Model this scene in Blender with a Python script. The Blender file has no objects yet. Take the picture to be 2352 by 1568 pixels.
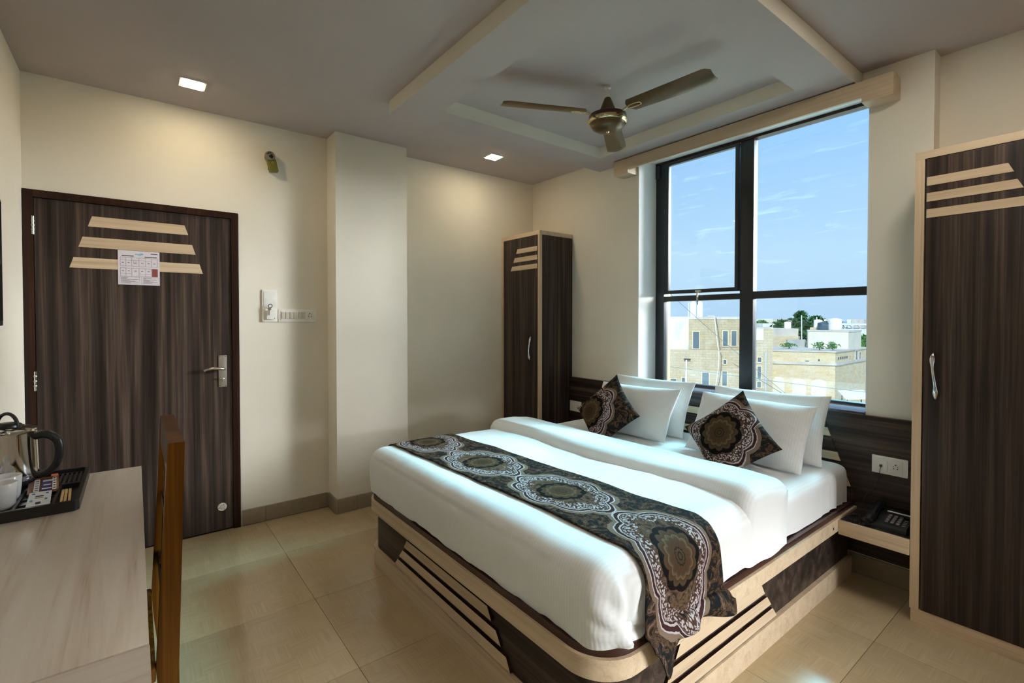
import bpy, bmesh, math, random
from mathutils import Vector, Matrix, noise

random.seed(11)
S = bpy.context.scene
R = math.radians

# ------------------------------------------------------------------ camera
cd = bpy.data.cameras.new('camera')
cam = bpy.data.objects.new('camera', cd)
S.collection.objects.link(cam)
cam.location = (0.0, 0.0, 1.38)
cam.rotation_euler = (R(90 - 0.976), 0, R(52.134 - 90))
cd.sensor_width = 36.0
cd.lens = 1113.13 * 36.0 / 2352.0
cd.shift_y = -31.62 / 2352.0
cd.clip_start = 0.02
cd.clip_end = 2000
S.camera = cam

# ------------------------------------------------------------------ world, sun, added fill lamps, exposure
SKY_STRENGTH = 0.78
SUN_STRENGTH = 2.7
SKY_FILL_POWER = 14000.0
SIDE_FILL_POWER = 10000.0
LAMP_STRENGTH = 80.0
FILL_PANEL_STRENGTH = 36.0
EXPOSURE = 0.55

W = bpy.data.worlds.new('sky')
S.world = W
W.use_nodes = True
nt = W.node_tree
nt.nodes.clear()
wo = nt.nodes.new('ShaderNodeOutputWorld')
bg = nt.nodes.new('ShaderNodeBackground')
tc = nt.nodes.new('ShaderNodeTexCoord')
sx = nt.nodes.new('ShaderNodeSeparateXYZ')
rp = nt.nodes.new('ShaderNodeValToRGB')
nt.links.new(tc.outputs['Generated'], sx.inputs[0])
nt.links.new(sx.outputs['Z'], rp.inputs[0])
nt.links.new(rp.outputs[0], bg.inputs[0])
nt.links.new(bg.outputs[0], wo.inputs[0])
els = rp.color_ramp.elements
els[0].position = 0.0
els[0].color = (0.50, 0.70, 0.88, 1)
els[1].position = 1.0
els[1].color = (0.24, 0.48, 0.86, 1)
e = els.new(0.12)
e.color = (0.54, 0.76, 0.93, 1)
e = els.new(0.35)
e.color = (0.33, 0.60, 0.95, 1)
bg.inputs[1].default_value = SKY_STRENGTH

sd = bpy.data.lights.new('sun', 'SUN')
sd.energy = SUN_STRENGTH
sd.angle = R(1.5)
sd.color = (1.0, 0.95, 0.86)
sun = bpy.data.objects.new('sun', sd)
S.collection.objects.link(sun)
sun.rotation_euler = Vector((0.68, 0.36, -0.64)).to_track_quat('-Z', 'Y').to_euler()

# added lamp out of view, boosts the daylight falling through the window
ad = bpy.data.lights.new('window_sky_fill', 'AREA')
ad.shape = 'RECTANGLE'
ad.size = 7.0
ad.size_y = 5.5
ad.energy = SKY_FILL_POWER
ad.color = (0.40, 0.88, 1.0)
al = bpy.data.objects.new('window_sky_fill', ad)
S.collection.objects.link(al)
al.location = (14.0, 0.6, 11.9)
al.rotation_euler = (Vector((2.0, 1.8, 0.7)) - Vector(al.location)).to_track_quat('-Z', 'Y').to_euler()

# added lamp out of view, brightens door wall and bed side through the windows
bd = bpy.data.lights.new('side_fill_light', 'AREA')
bd.shape = 'RECTANGLE'
bd.size = 26.0
bd.size_y = 4.5
bd.energy = SIDE_FILL_POWER
bd.spread = R(112)
bd.color = (1.0, 0.965, 0.93)
bl_ = bpy.data.objects.new('side_fill_light', bd)
S.collection.objects.link(bl_)
bl_.location = (9.5, -11.0, 4.9)
bl_.rotation_euler = (Vector((1.6, 1.6, 0.9)) - Vector(bl_.location)).to_track_quat('-Z', 'Y').to_euler()

vs = S.view_settings
vs.view_transform = 'Standard'
vs.look = 'None'
vs.gamma = 1.0
vs.use_curve_mapping = False
vs.exposure = EXPOSURE
S.cycles.max_bounces = 10
S.cycles.diffuse_bounces = 6
S.cycles.glossy_bounces = 4
S.cycles.transparent_max_bounces = 12
S.cycles.sample_clamp_indirect = 6.0
S.cycles.use_denoising = True

# ------------------------------------------------------------------ node helpers
class X:
    """a float socket with arithmetic"""
    def __init__(s, t, o):
        s.t, s.o = t, o
    def _m(s, op, *a):
        n = s.t.nodes.new('ShaderNodeMath')
        n.operation = op
        for i, v in enumerate((s,) + a):
            if isinstance(v, X):
                s.t.links.new(v.o, n.inputs[i])
            else:
                n.inputs[i].default_value = v
        return X(s.t, n.outputs[0])
    def __add__(s, b): return s._m('ADD', b)
    def __sub__(s, b): return s._m('SUBTRACT', b)
    def __mul__(s, b): return s._m('MULTIPLY', b)
    def __truediv__(s, b): return s._m('DIVIDE', b)
    def f(s, op, *a): return s._m(op, *a)


def new_mat(name, col=(0.8, 0.8, 0.8), rough=0.5, metal=0.0, spec=0.5):
    m = bpy.data.materials.new(name)
    m.use_nodes = True
    b = m.node_tree.nodes['Principled BSDF']
    b.inputs['Base Color'].default_value = (*col, 1)
    b.inputs['Roughness'].default_value = rough
    b.inputs['Metallic'].default_value = metal
    b.inputs['Specular IOR Level'].default_value = spec
    return m, m.node_tree, b


def coords(t, kind='Object', scale=(1, 1, 1), rot=(0, 0, 0)):
    c = t.nodes.new('ShaderNodeTexCoord')
    mp = t.nodes.new('ShaderNodeMapping')
    mp.inputs['Scale'].default_value = scale
    mp.inputs['Rotation'].default_value = rot
    t.links.new(c.outputs[kind], mp.inputs[0])
    return mp.outputs[0]


def noise_n(t, vec, scale, detail=3, rough=0.5, dist=0.0):
    n = t.nodes.new('ShaderNodeTexNoise')
    n.inputs['Scale'].default_value = scale
    n.inputs['Detail'].default_value = detail
    n.inputs['Roughness'].default_value = rough
    n.inputs['Distortion'].default_value = dist
    if vec is not None:
        t.links.new(vec, n.inputs['Vector'])
    return n.outputs['Fac']


def ramp(t, fac, stops, interp='LINEAR'):
    r = t.nodes.new('ShaderNodeValToRGB')
    r.color_ramp.interpolation = interp
    el = r.color_ramp.elements
    while len(el) > 2:
        el.remove(el[-1])
    el[0].position, el[0].color = stops[0][0], (*stops[0][1], 1)
    el[1].position, el[1].color = stops[-1][0], (*stops[-1][1], 1)
    for p, c in stops[1:-1]:
        e = el.new(p)
        e.color = (*c, 1)
    t.links.new(fac.o if isinstance(fac, X) else fac, r.inputs[0])
    return r.outputs[0]


def mixc(t, fac, a, b, mode='MIX'):
    n = t.nodes.new('ShaderNodeMix')
    n.data_type = 'RGBA'
    n.blend_type = mode
    for i, v in ((0, fac), (6, a), (7, b)):
        if isinstance(v, X):
            v = v.o
        if isinstance(v, (int, float)):
            n.inputs[i].default_value = v
        elif isinstance(v, tuple):
            n.inputs[i].default_value = (*v, 1)
        else:
            t.links.new(v, n.inputs[i])
    return n.outputs[2]


def bump(t, b, h, strength=0.2, dist=0.01):
    n = t.nodes.new('ShaderNodeBump')
    n.inputs['Strength'].default_value = strength
    n.inputs['Distance'].default_value = dist
    t.links.new(h.o if isinstance(h, X) else h, n.inputs['Height'])
    t.links.new(n.outputs[0], b.inputs['Normal'])


M = {}

def plain(key, col, rough=0.5, metal=0.0, spec=0.5, var=0.0):
    m, t, b = new_mat(key, col, rough, metal, spec)
    # a faint uneven tone so that no surface is a flat fill
    nz = noise_n(t, coords(t, 'Object', (1, 1, 1)), 35, 3)
    v = var or 0.05
    c = ramp(t, nz, [(0.3, tuple(x * (1 - v) for x in col)), (0.7, tuple(min(1, x * (1 + v)) for x in col))])
    t.links.new(c, b.inputs['Base Color'])
    M[key] = m
    return m, t, b


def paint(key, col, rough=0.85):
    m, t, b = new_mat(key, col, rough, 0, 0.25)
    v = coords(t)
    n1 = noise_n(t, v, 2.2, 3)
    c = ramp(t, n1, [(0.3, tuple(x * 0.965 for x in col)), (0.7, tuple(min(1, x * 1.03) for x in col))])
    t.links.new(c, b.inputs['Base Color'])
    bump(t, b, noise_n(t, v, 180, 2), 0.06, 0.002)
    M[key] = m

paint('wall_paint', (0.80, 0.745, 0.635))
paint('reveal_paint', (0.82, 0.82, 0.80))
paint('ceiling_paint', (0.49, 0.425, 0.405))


def laminate(key, axis, stops, rough=0.36, fine=0.35):
    """streaky wood print, streaks run along the axis"""
    m, t, b = new_mat(key, stops[1][1], rough, 0, 0.22)
    i = 'xyz'.index(axis)
    sc = [26.0, 26.0, 26.0]
    sc[i] = 0.55
    n1 = noise_n(t, coords(t, 'Object', sc), 1.0, 4, 0.62, 0.25)
    sc2 = [150.0, 150.0, 150.0]
    sc2[i] = 2.2
    n2 = noise_n(t, coords(t, 'Object', sc2), 1.0, 3, 0.6)
    f = X(t, n1) + (X(t, n2) - 0.5) * fine
    c = ramp(t, f, stops)
    t.links.new(c, b.inputs['Base Color'])
    bump(t, b, n2, 0.05, 0.001)
    M[key] = m

DK = [(0.28, (0.013, 0.0090, 0.0075)), (0.46, (0.032, 0.0215, 0.0175)), (0.58, (0.060, 0.041, 0.032)), (0.74, (0.115, 0.080, 0.060))]
for a in 'xyz':
    laminate('dark_wood_' + a, a, DK)
LT = [(0.25, (0.46, 0.335, 0.215)), (0.45, (0.58, 0.44, 0.295)), (0.6, (0.63, 0.49, 0.34)), (0.8, (0.68, 0.54, 0.38))]
for a in 'xyz':
    laminate('ash_wood_' + a, a, LT, 0.45, 0.5)
DT = [(0.22, (0.40, 0.29, 0.20)), (0.36, (0.60, 0.52, 0.44)), (0.5, (0.67, 0.60, 0.53)), (0.8, (0.74, 0.68, 0.62))]


def desk_mat(key, axis):
    m, t, b = new_mat(key, (0.62, 0.55, 0.48), 0.28, 0, 0.4)
    i = 'xyz'.index(axis)
    sc = [16.0, 16.0, 16.0]
    sc[i] = 0.9
    n1 = noise_n(t, coords(t, 'Object', sc), 1.0, 5, 0.6, 0.6)
    sc2 = [120.0, 120.0, 120.0]
    sc2[i] = 3.0
    n2 = noise_n(t, coords(t, 'Object', sc2), 1.0, 2)
    n3 = noise_n(t, coords(t, 'Object', (1, 1, 1)), 2.6, 2)
    f = X(t, n1) + (X(t, n2) - 0.5) * 0.25 + (X(t, n3) - 0.5) * 0.25
    t.links.new(ramp(t, f, DT), b.inputs['Base Color'])
    M[key] = m

desk_mat('desk_wood', 'y')
desk_mat('desk_wood_x', 'x')
laminate('frame_wood', 'z', [(0.3, (0.012, 0.005, 0.003)), (0.5, (0.026, 0.010, 0.006)), (0.6, (0.036, 0.014, 0.008)), (0.8, (0.06, 0.025, 0.014))], 0.3)
laminate('chair_wood', 'z', [(0.25, (0.035, 0.012, 0.002)), (0.45, (0.105, 0.036, 0.0045)), (0.6, (0.175, 0.066, 0.008)), (0.8, (0.26, 0.105, 0.014))], 0.25, 0.15)
plain('dark_core', (0.012, 0.009, 0.008), 0.5)
plain('leather', (0.040, 0.012, 0.009), 0.3, 0, 0.5, 0.15)
plain('granite', (0.055, 0.022, 0.016), 0.12, 0, 0.6, 0.35)
plain('black_metal', (0.012, 0.014, 0.018), 0.35)
plain('black_plastic', (0.014, 0.014, 0.015), 0.32)
plain('blue_black_plastic', (0.012, 0.013, 0.017), 0.25)
plain('white_plastic', (0.84, 0.81, 0.75), 0.35)
plain('switch_plastic', (0.60, 0.54, 0.45), 0.4)
plain('white_ceramic', (0.85, 0.85, 0.86), 0.12)
plain('off_white', (0.80, 0.78, 0.72), 0.4)
plain('steel', (0.72, 0.70, 0.67), 0.09, 1.0)
plain('brushed_steel', (0.66, 0.62, 0.56), 0.32, 1.0)
plain('chrome', (0.82, 0.82, 0.84), 0.08, 1.0)
plain('fan_bronze', (0.125, 0.078, 0.034), 0.3, 0.5)
plain('fan_brass', (0.70, 0.56, 0.32), 0.14, 1.0)
plain('fan_maroon', (0.055, 0.014, 0.008), 0.3)
plain('torch_green', (0.17, 0.15, 0.02), 0.45)
plain('torch_grey', (0.22, 0.19, 0.14), 0.4)
plain('paper', (0.70, 0.64, 0.68), 0.7)
plain('print_grey', (0.22, 0.19, 0.21), 0.8)
plain('print_black', (0.05, 0.04, 0.045), 0.8)
plain('print_blue', (0.24, 0.48, 0.62), 0.8)
plain('print_red', (0.23, 0.055, 0.045), 0.8)
plain('red_led', (0.35, 0.02, 0.02), 0.4)
plain('sachet_brown', (0.20, 0.075, 0.03), 0.3)
plain('sachet_orange', (0.62, 0.16, 0.05), 0.3)
plain('sachet_purple', (0.075, 0.05, 0.20), 0.3)
plain('sachet_white', (0.74, 0.77, 0.80), 0.4)
plain('sachet_blue', (0.02, 0.22, 0.50), 0.4)
plain('stick_wood', (0.62, 0.43, 0.19), 0.6, 0, 0.3, 0.12)
plain('lacquer_yellow', (0.24, 0.19, 0.015), 0.5)
plain('screen', (0.006, 0.007, 0.009), 0.08)
plain('door_white', (0.55, 0.50, 0.42), 0.5)
plain('skirting', (0.27, 0.215, 0.145), 0.22, 0, 0.5, 0.06)
plain('grout', (0.14, 0.11, 0.075), 0.8)
plain('pelmet_shade', (0.30, 0.22, 0.15), 0.5)

# floor tiles: glossy beige ceramic printed with a faint basket weave
m, t, b = new_mat('floor_tile', (0.44, 0.34, 0.2), 0.14, 0, 0.5)
v = coords(t, 'Object', (1, 1, 1))
ck = t.nodes.new('ShaderNodeTexChecker')
ck.inputs['Scale'].default_value = 10.0
t.links.new(v, ck.inputs['Vector'])
na = noise_n(t, coords(t, 'Object', (3, 160, 3)), 1.0, 3)
nb = noise_n(t, coords(t, 'Object', (160, 3, 3)), 1.0, 3)
wv = mixc(t, ck.outputs['Fac'], na, nb)
nc = noise_n(t, v, 9.0, 2)
f = X(t, wv) * 0.75 + X(t, nc) * 0.25
t.links.new(ramp(t, f, [(0.30, (0.40, 0.30, 0.172)), (0.5, (0.44, 0.335, 0.197)), (0.70, (0.49, 0.38, 0.232))]), b.inputs['Base Color'])
rr = X(t, wv) * 0.10 + 0.15
t.links.new(rr.o, b.inputs['Roughness'])
M['floor_tile'] = m


def sheet(key, col):
    m, t, b = new_mat(key, col, 0.75, 0, 0.2)
    b.inputs['Sheen Weight'].default_value = 0.15
    c = t.nodes.new('ShaderNodeTexCoord')
    s = t.nodes.new('ShaderNodeSeparateXYZ')
    t.links.new(c.outputs['Object'], s.inputs[0])
    y = X(t, s.outputs['Y'])
    x = X(t, s.outputs['X'])
    w1 = (y * 520.0).f('SINE') * 0.5 + 0.5
    w2 = (x * 300.0).f('SINE') * 0.5 + 0.5
    n = noise_n(t, c.outputs['Object'], 6, 3)
    f = w1 * 0.6 + w2 * 0.2 + X(t, n) * 0.5
    cc = ramp(t, f, [(0.2, tuple(q * 0.94 for q in col)), (1.0, col)])
    t.links.new(cc, b.inputs['Base Color'])
    n2 = noise_n(t, c.outputs['Object'], 14, 4)
    bump(t, b, w1 * 0.10 + X(t, n2) * 1.0, 0.25, 0.012)
    M[key] = m

sheet('white_sheet', (0.83, 0.835, 0.83))
sheet('white_pillow', (0.82, 0.82, 0.815))


def damask(key, period, a, bb, ring=True):
    """printed fabric: scalloped medallions on a dark ground, drawn in the cloth's own UV metres"""
    m, t, b = new_mat(key, (0.1, 0.06, 0.05), 0.8, 0, 0.06)
    uv = t.nodes.new('ShaderNodeUVMap')
    s = t.nodes.new('ShaderNodeSeparateXYZ')
    t.links.new(uv.outputs[0], s.inputs[0])
    u = X(t, s.outputs['X'])
    v = X(t, s.outputs['Y'])
    x = ((u / period + 0.5).f('FRACT') - 0.5) * period if period else u
    wob = X(t, noise_n(t, uv.outputs[0], 42, 3)) - 0.5
    wob2 = X(t, noise_n(t, uv.outputs[0], 150, 3, 0.6)) - 0.5
    # outline of the medallion: lozenge pulled out to points along u, scalloped all round
    xa = x / a
    vb = v / bb
    th = vb.f('ARCTAN2', xa)
    r = (xa * xa + vb * vb).f('SQRT')
    scal = (th * 4.0).f('COSINE').f('ABSOLUTE')
    tip = (th.f('COSINE').f('ABSOLUTE')).f('POWER', 14.0)
    d = r / (scal * 0.13 + tip * 0.10 + 0.90) + wob * 0.05 + wob2 * 0.02
    W1 = (0.42, 0.37, 0.37)
    W2 = (0.26, 0.22, 0.22)
    TN = (0.17, 0.120, 0.085)
    PU = (0.042, 0.017, 0.016)
    DK_ = (0.007, 0.005, 0.005)
    BR = (0.065, 0.034, 0.017)
    GD = (0.062, 0.040, 0.021)
    bands = ramp(t, d / 1.5, [(0.0, BR), (0.66 / 1.5, BR), (0.665 / 1.5, W2), (0.78 / 1.5, W2), (0.785 / 1.5, PU), (0.80 / 1.5, W1), (0.825 / 1.5, W1),
                              (0.83 / 1.5, PU), (0.885 / 1.5, PU), (0.89 / 1.5, W1), (0.905 / 1.5, W1), (0.91 / 1.5, TN), (0.99 / 1.5, TN), (0.995 / 1.5, DK_), (1.0, DK_)], 'CONSTANT')
    # lace: the white band is broken up by fine curls
    vor = t.nodes.new('ShaderNodeTexVoronoi')
    vor.inputs['Scale'].default_value = 120
    t.links.new(uv.outputs[0], vor.inputs['Vector'])
    cell = X(t, vor.outputs['Distance'])
    lace = ramp(t, cell + wob2 * 0.5, [(0.30, W1), (0.42, W1), (0.50, (0.10, 0.065, 0.06)), (0.58, (0.06, 0.03, 0.022))])
    in_lace = (d + wob * 0.35).f('GREATER_THAN', 0.60) * d.f('LESS_THAN', 0.78)
    c1 = mixc(t, in_lace, bands, lace)
    # inner field: brown with dark leaf shapes
    leaf = ramp(t, noise_n(t, uv.outputs[0], 26, 2, 0.5, 1.6), [(0.36, (0.022, 0.016, 0.016)), (0.47, (0.075, 0.043, 0.025)), (0.53, (0.13, 0.078, 0.04)), (0.60, (0.05, 0.032, 0.03)), (0.68, (0.16, 0.12, 0.09))])
    in_field = (d + wob * 0.35).f('LESS_THAN', 0.60)
    c2 = mixc(t, in_field, c1, leaf)
    # rosette: round, twelve petals, dark ring, concentric centre
    rr_ = (x * x + v * v).f('SQRT') / min(a, bb)
    th2 = v.f('ARCTAN2', x)
    pet = (th2 * 6.0).f('COSINE').f('ABSOLUTE')
    dr = rr_ / (pet * 0.16 + 0.84)
    ros = ramp(t, dr / 1.3, [(0.0, GD), (0.03, GD), (0.04, DK_), (0.06, GD), (0.085, GD), (0.095, DK_), (0.115, GD), (0.14, BR), (0.22, GD), (0.275, (0.12, 0.085, 0.048)), (0.29, (0.05, 0.03, 0.015)),
                       (0.31, BR), (0.36, (0.07, 0.048, 0.026)), (0.38, DK_), (1.0, DK_)])
    inr = (rr_ / ((th2 * 4.0).f('COSINE').f('ABSOLUTE') * 0.10 + 0.90)).f('LESS_THAN', 0.58)
    c3 = mixc(t, inr, c2, ros)
    # ground outside: dark with curled gold and green sprigs
    gr = ramp(t, noise_n(t, uv.outputs[0], 20, 3, 0.55, 2.2), [(0.40, (0.010, 0.011, 0.012)), (0.50, (0.020, 0.014, 0.012)), (0.55, (0.105, 0.060, 0.028)), (0.585, (0.03, 0.018, 0.014)), (0.62, (0.07, 0.036, 0.026)), (0.66, (0.17, 0.115, 0.09)), (0.72, (0.02, 0.024, 0.02))])
    outs = d.f('GREATER_THAN', 1.0)
    c4 = mixc(t, outs, c3, gr)
    t.links.new(c4, b.inputs['Base Color'])
    bump(t, b, cell, 0.08, 0.002)
    M[key] = m

damask('damask_runner', 0.55, 0.268, 0.178)
damask('damask_cushion', 0.0, 0.205, 0.205)

# emitting diffusers of the downlights and of the unseen fill panels
for key_, colr, st_ in (('lamp_diffuser', (1.0, 0.83, 0.58, 1), LAMP_STRENGTH), ('fill_panel_diffuser', (1.0, 0.92, 0.80, 1), FILL_PANEL_STRENGTH)):
    m, t, b = new_mat(key_, (1, 0.95, 0.85), 0.5)
    b.inputs['Emission Color'].default_value = colr
    b.inputs['Emission Strength'].default_value = st_
    M[key_] = m

# window glass: clear with a light film and a few wiped streaks
m = bpy.data.materials.new('window_glass')
m.use_nodes = True
t = m.node_tree
t.nodes.clear()
o = t.nodes.new('ShaderNodeOutputMaterial')
tr = t.nodes.new('ShaderNodeBsdfTransparent')
tr.inputs[0].default_value = (0.93, 0.97, 1.0, 1)
gl = t.nodes.new('ShaderNodeBsdfGlossy')
gl.inputs['Roughness'].default_value = 0.02
df = t.nodes.new('ShaderNodeBsdfTranslucent')
df.inputs[0].default_value = (0.85, 0.92, 1, 1)
fr = t.nodes.new('ShaderNodeFresnel')
fr.inputs[0].default_value = 1.45
mx = t.nodes.new('ShaderNodeMixShader')
mx2 = t.nodes.new('ShaderNodeMixShader')
st = ramp(t, noise_n(t, coords(t, 'Object', (1, 1.2, 9), (R(18), 0, 0)), 3.0, 5, 0.6, 0.8), [(0.58, (0, 0, 0)), (0.9, (0.03, 0.03, 0.03))])
t.links.new(fr.outputs[0], mx.inputs[0])
t.links.new(tr.outputs[0], mx.inputs[1])
t.links.new(gl.outputs[0], mx.inputs[2])
t.links.new(st, mx2.inputs[0])
t.links.new(mx.outputs[0], mx2.inputs[1])
t.links.new(df.outputs[0], mx2.inputs[2])
t.links.new(mx2.outputs[0], o.inputs[0])
M['window_glass'] = m


# exterior masonry: UVs in metres
def masonry(key, c1, c2, mortar, bw=0.42, bh=0.17, ms=0.012):
    m, t, b = new_mat(key, c1, 0.9, 0, 0.15)
    uv = t.nodes.new('ShaderNodeUVMap')
    br = t.nodes.new('ShaderNodeTexBrick')
    br.inputs['Color1'].default_value = (*c1, 1)
    br.inputs['Color2'].default_value = (*c2, 1)
    br.inputs['Mortar'].default_value = (*mortar, 1)
    br.inputs['Scale'].default_value = 1.0
    br.inputs['Mortar Size'].default_value = ms
    br.inputs['Brick Width'].default_value = bw
    br.inputs['Row Height'].default_value = bh
    t.links.new(uv.outputs[0], br.inputs['Vector'])
    n = noise_n(t, uv.outputs[0], 1.1, 4, 0.6)
    n2 = noise_n(t, uv.outputs[0], 9, 3, 0.6)
    c = mixc(t, ramp(t, n, [(0.4, (0, 0, 0)), (0.7, (0.5, 0.5, 0.5))]), br.outputs['Color'], (0.60, 0.56, 0.47))
    c = mixc(t, ramp(t, n2, [(0.5, (0, 0, 0)), (0.75, (0.4, 0.4, 0.4))]), c, tuple(q * 0.55 for q in c1))
    t.links.new(c, b.inputs['Base Color'])
    bump(t, b, br.outputs['Fac'], 0.5, -0.02)
    M[key] = m

masonry('stone_ochre', (0.54, 0.44, 0.26), (0.44, 0.37, 0.24), (0.34, 0.30, 0.22))
masonry('stone_gold', (0.64, 0.52, 0.29), (0.72, 0.64, 0.45), (0.66, 0.60, 0.46))
masonry('stone_plain', (0.58, 0.50, 0.34), (0.50, 0.43, 0.30), (0.40, 0.36, 0.27))


def plaster(key, c1, c2):
    m, t, b = new_mat(key, c1, 0.9, 0, 0.1)
    v = coords(t, 'Object', (1, 1, 0.5))
    n = noise_n(t, v, 1.3, 4, 0.65)
    t.links.new(ramp(t, n, [(0.42, c1), (0.68, c2)]), b.inputs['Base Color'])
    M[key] = m

plaster('plaster_white', (0.80, 0.81, 0.78), (0.52, 0.58, 0.60))
plaster('plaster_cream', (0.74, 0.72, 0.60), (0.66, 0.65, 0.56))
plaster('plaster_grey', (0.50, 0.52, 0.50), (0.38, 0.42, 0.42))
plaster('concrete', (0.62, 0.60, 0.54), (0.48, 0.48, 0.44))
plaster('ground_dust', (0.66, 0.58, 0.44), (0.55, 0.50, 0.40))
plain('tank_white', (0.90, 0.90, 0.90), 0.45)
plain('tank_dark', (0.045, 0.085, 0.125), 0.4)
plain('pipe_white', (0.82, 0.84, 0.86), 0.4)
plain('pipe_blue', (0.50, 0.58, 0.64), 0.4)
plain('far_pane', (0.10, 0.15, 0.19), 0.15)
plain('far_frame', (0.70, 0.62, 0.46), 0.8)
plain('cable', (0.10, 0.12, 0.13), 0.6)
plain('foliage_dark', (0.035, 0.115, 0.035), 0.7, 0, 0.3, 0.35)
plain('foliage_light', (0.10, 0.25, 0.07), 0.7, 0, 0.3, 0.35)
plain('bark', (0.10, 0.07, 0.05), 0.9)
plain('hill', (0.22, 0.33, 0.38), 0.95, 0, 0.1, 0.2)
plain('sheet_metal', (0.78, 0.80, 0.82), 0.5)
plain('red_plastic', (0.45, 0.10, 0.08), 0.5)

# ------------------------------------------------------------------ object helpers
COL = S.collection
ORG = {}


def org(o):
    return ORG.get(o.name, Vector((0, 0, 0))) if o else Vector((0, 0, 0))


def obj(name, bm, mat, parent=None, smooth=None, kind=None):
    """link a bmesh given in world metres as ONE mesh object"""
    off = org(parent)
    if off.length:
        bmesh.ops.translate(bm, vec=-off, verts=bm.verts)
    me = bpy.data.meshes.new(name)
    bmesh.ops.recalc_face_normals(bm, faces=bm.faces)
    bm.to_mesh(me)
    bm.free()
    for mm in (mat if isinstance(mat, (list, tuple)) else [mat]):
        me.materials.append(M[mm])
    if smooth:
        me.polygons.foreach_set('use_smooth', [True] * len(me.polygons))
        me.set_sharp_from_angle(angle=R(smooth))
    o = bpy.data.objects.new(name, me)
    COL.objects.link(o)
    if parent:
        o.parent = parent
    ORG[o.name] = off
    if kind:
        o['kind'] = kind
    elif parent and name in ('printed_lines', 'printed_heading', 'printed_emblem', 'printed_plan_lines', 'lettering', 'blue_spots', 'function_keys', 'socket_holes'):
        o['kind'] = 'stuff'
    return o


def tag(o, label, cat, group=None):
    o['label'] = label
    o['category'] = cat
    if group:
        o['group'] = group
    return o


def thing(name, label, cat, loc, group=None):
    o = bpy.data.objects.new(name, None)
    COL.objects.link(o)
    o.empty_display_size = 0.05
    o.location = loc
    ORG[o.name] = Vector(loc)
    return tag(o, label, cat, group)


def bx(bm, x0, x1, y0, y1, z0, z1, bevel=0.0, seg=2):
    g = bmesh.ops.create_cube(bm, size=1.0)
    vs_ = g['verts']
    bmesh.ops.scale(bm, vec=(x1 - x0, y1 - y0, z1 - z0), verts=vs_)
    bmesh.ops.translate(bm, vec=((x0 + x1) / 2, (y0 + y1) / 2, (z0 + z1) / 2), verts=vs_)
    if bevel > 0:
        ed = list({e for v_ in vs_ for e in v_.link_edges})
        bmesh.ops.bevel(bm, geom=ed, offset=bevel, segments=seg, profile=0.7, affect='EDGES')
    return bm


def box(name, x0, x1, y0, y1, z0, z1, mat, parent=None, bevel=0.0, kind=None):
    return obj(name, bx(bmesh.new(), x0, x1, y0, y1, z0, z1, bevel), mat, parent, 40 if bevel else None, kind)


def frame_of(d):
    d = Vector(d).normalized()
    a = Vector((0, 0, 1)) if abs(d.z) < 0.9 else Vector((1, 0, 0))
    x = d.cross(a).normalized()
    return x, d.cross(x).normalized()


def tube(bm, pts, r, n=10, cap=True, flat=1.0):
    pts = [Vector(p) for p in pts]
    rs = r if isinstance(r, (list, tuple)) else [r] * len(pts)
    rings = []
    px = None
    for i, p in enumerate(pts):
        d = pts[min(i + 1, len(pts) - 1)] - pts[max(i - 1, 0)]
        d.normalize()
        if px is None:
            x, y = frame_of(d)
        else:
            x = (px - d * px.dot(d)).normalized()
            y = d.cross(x).normalized()
        px = x
        rings.append([bm.verts.new(p + (x * math.cos(k * 2 * math.pi / n) + y * math.sin(k * 2 * math.pi / n) * flat) * rs[i]) for k in range(n)])
    for a, b_ in zip(rings, rings[1:]):
        for k in range(n):
            bm.faces.new((a[k], a[(k + 1) % n], b_[(k + 1) % n], b_[k]))
    if cap:
        bm.faces.new(rings[0])
        bm.faces.new(rings[-1])
    return bm


def lathe(bm, prof, c, n=28, axis=(0, 0, 1)):
    """revolve (radius, height) about an axis through c"""
    ax = Vector(axis).normalized()
    x, y = frame_of(ax)
    c = Vector(c)
    rings = []
    for r_, h in prof:
        if r_ < 1e-6:
            rings.append([bm.verts.new(c + ax * h)])
        else:
            rings.append([bm.verts.new(c + ax * h + (x * math.cos(k * 2 * math.pi / n) + y * math.sin(k * 2 * math.pi / n)) * r_) for k in range(n)])
    for a, b_ in zip(rings, rings[1:]):
        for k in range(n):
            k2 = (k + 1) % n
            if len(a) == 1 and len(b_) == 1:
                continue
            if len(a) == 1:
                bm.faces.new((a[0], b_[k], b_[k2]))
            elif len(b_) == 1:
                bm.faces.new((a[k], a[k2], b_[0]))
            else:
                bm.faces.new((a[k], a[k2], b_[k2], b_[k]))
    for rg, first in ((rings[0], True), (rings[-1], False)):
        if len(rg) > 2:
            bm.faces.new(rg)
    return bm


def prism(bm, poly, ext):
    """poly: 3-D points of one face; ext: vector to the opposite face"""
    a = [bm.verts.new(Vector(p)) for p in poly]
    b_ = [bm.verts.new(Vector(p) + Vector(ext)) for p in poly]
    n = len(a)
    bm.faces.new(a)
    bm.faces.new(b_[::-1])
    for k in range(n):
        bm.faces.new((a[k], b_[k], b_[(k + 1) % n], a[(k + 1) % n]))
    return bm


def bev(bm, off, seg=2, ang=30):
    ed = [e_ for e_ in bm.edges if len(e_.link_faces) == 2 and e_.calc_face_angle(0) > R(ang)]
    bmesh.ops.bevel(bm, geom=ed, offset=off, segments=seg, profile=0.7, affect='EDGES')
    return bm


# ------------------------------------------------------------------ dimensions of the room
XL, XW, YD, YF, H = -0.47, 3.10, 3.65, -1.75, 2.70
WY0, WY1, WZ0, WZ1 = 0.88, 2.385, 0.865, 2.63      # window opening
XO = 3.42                                          # outer face of the window wall

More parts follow.
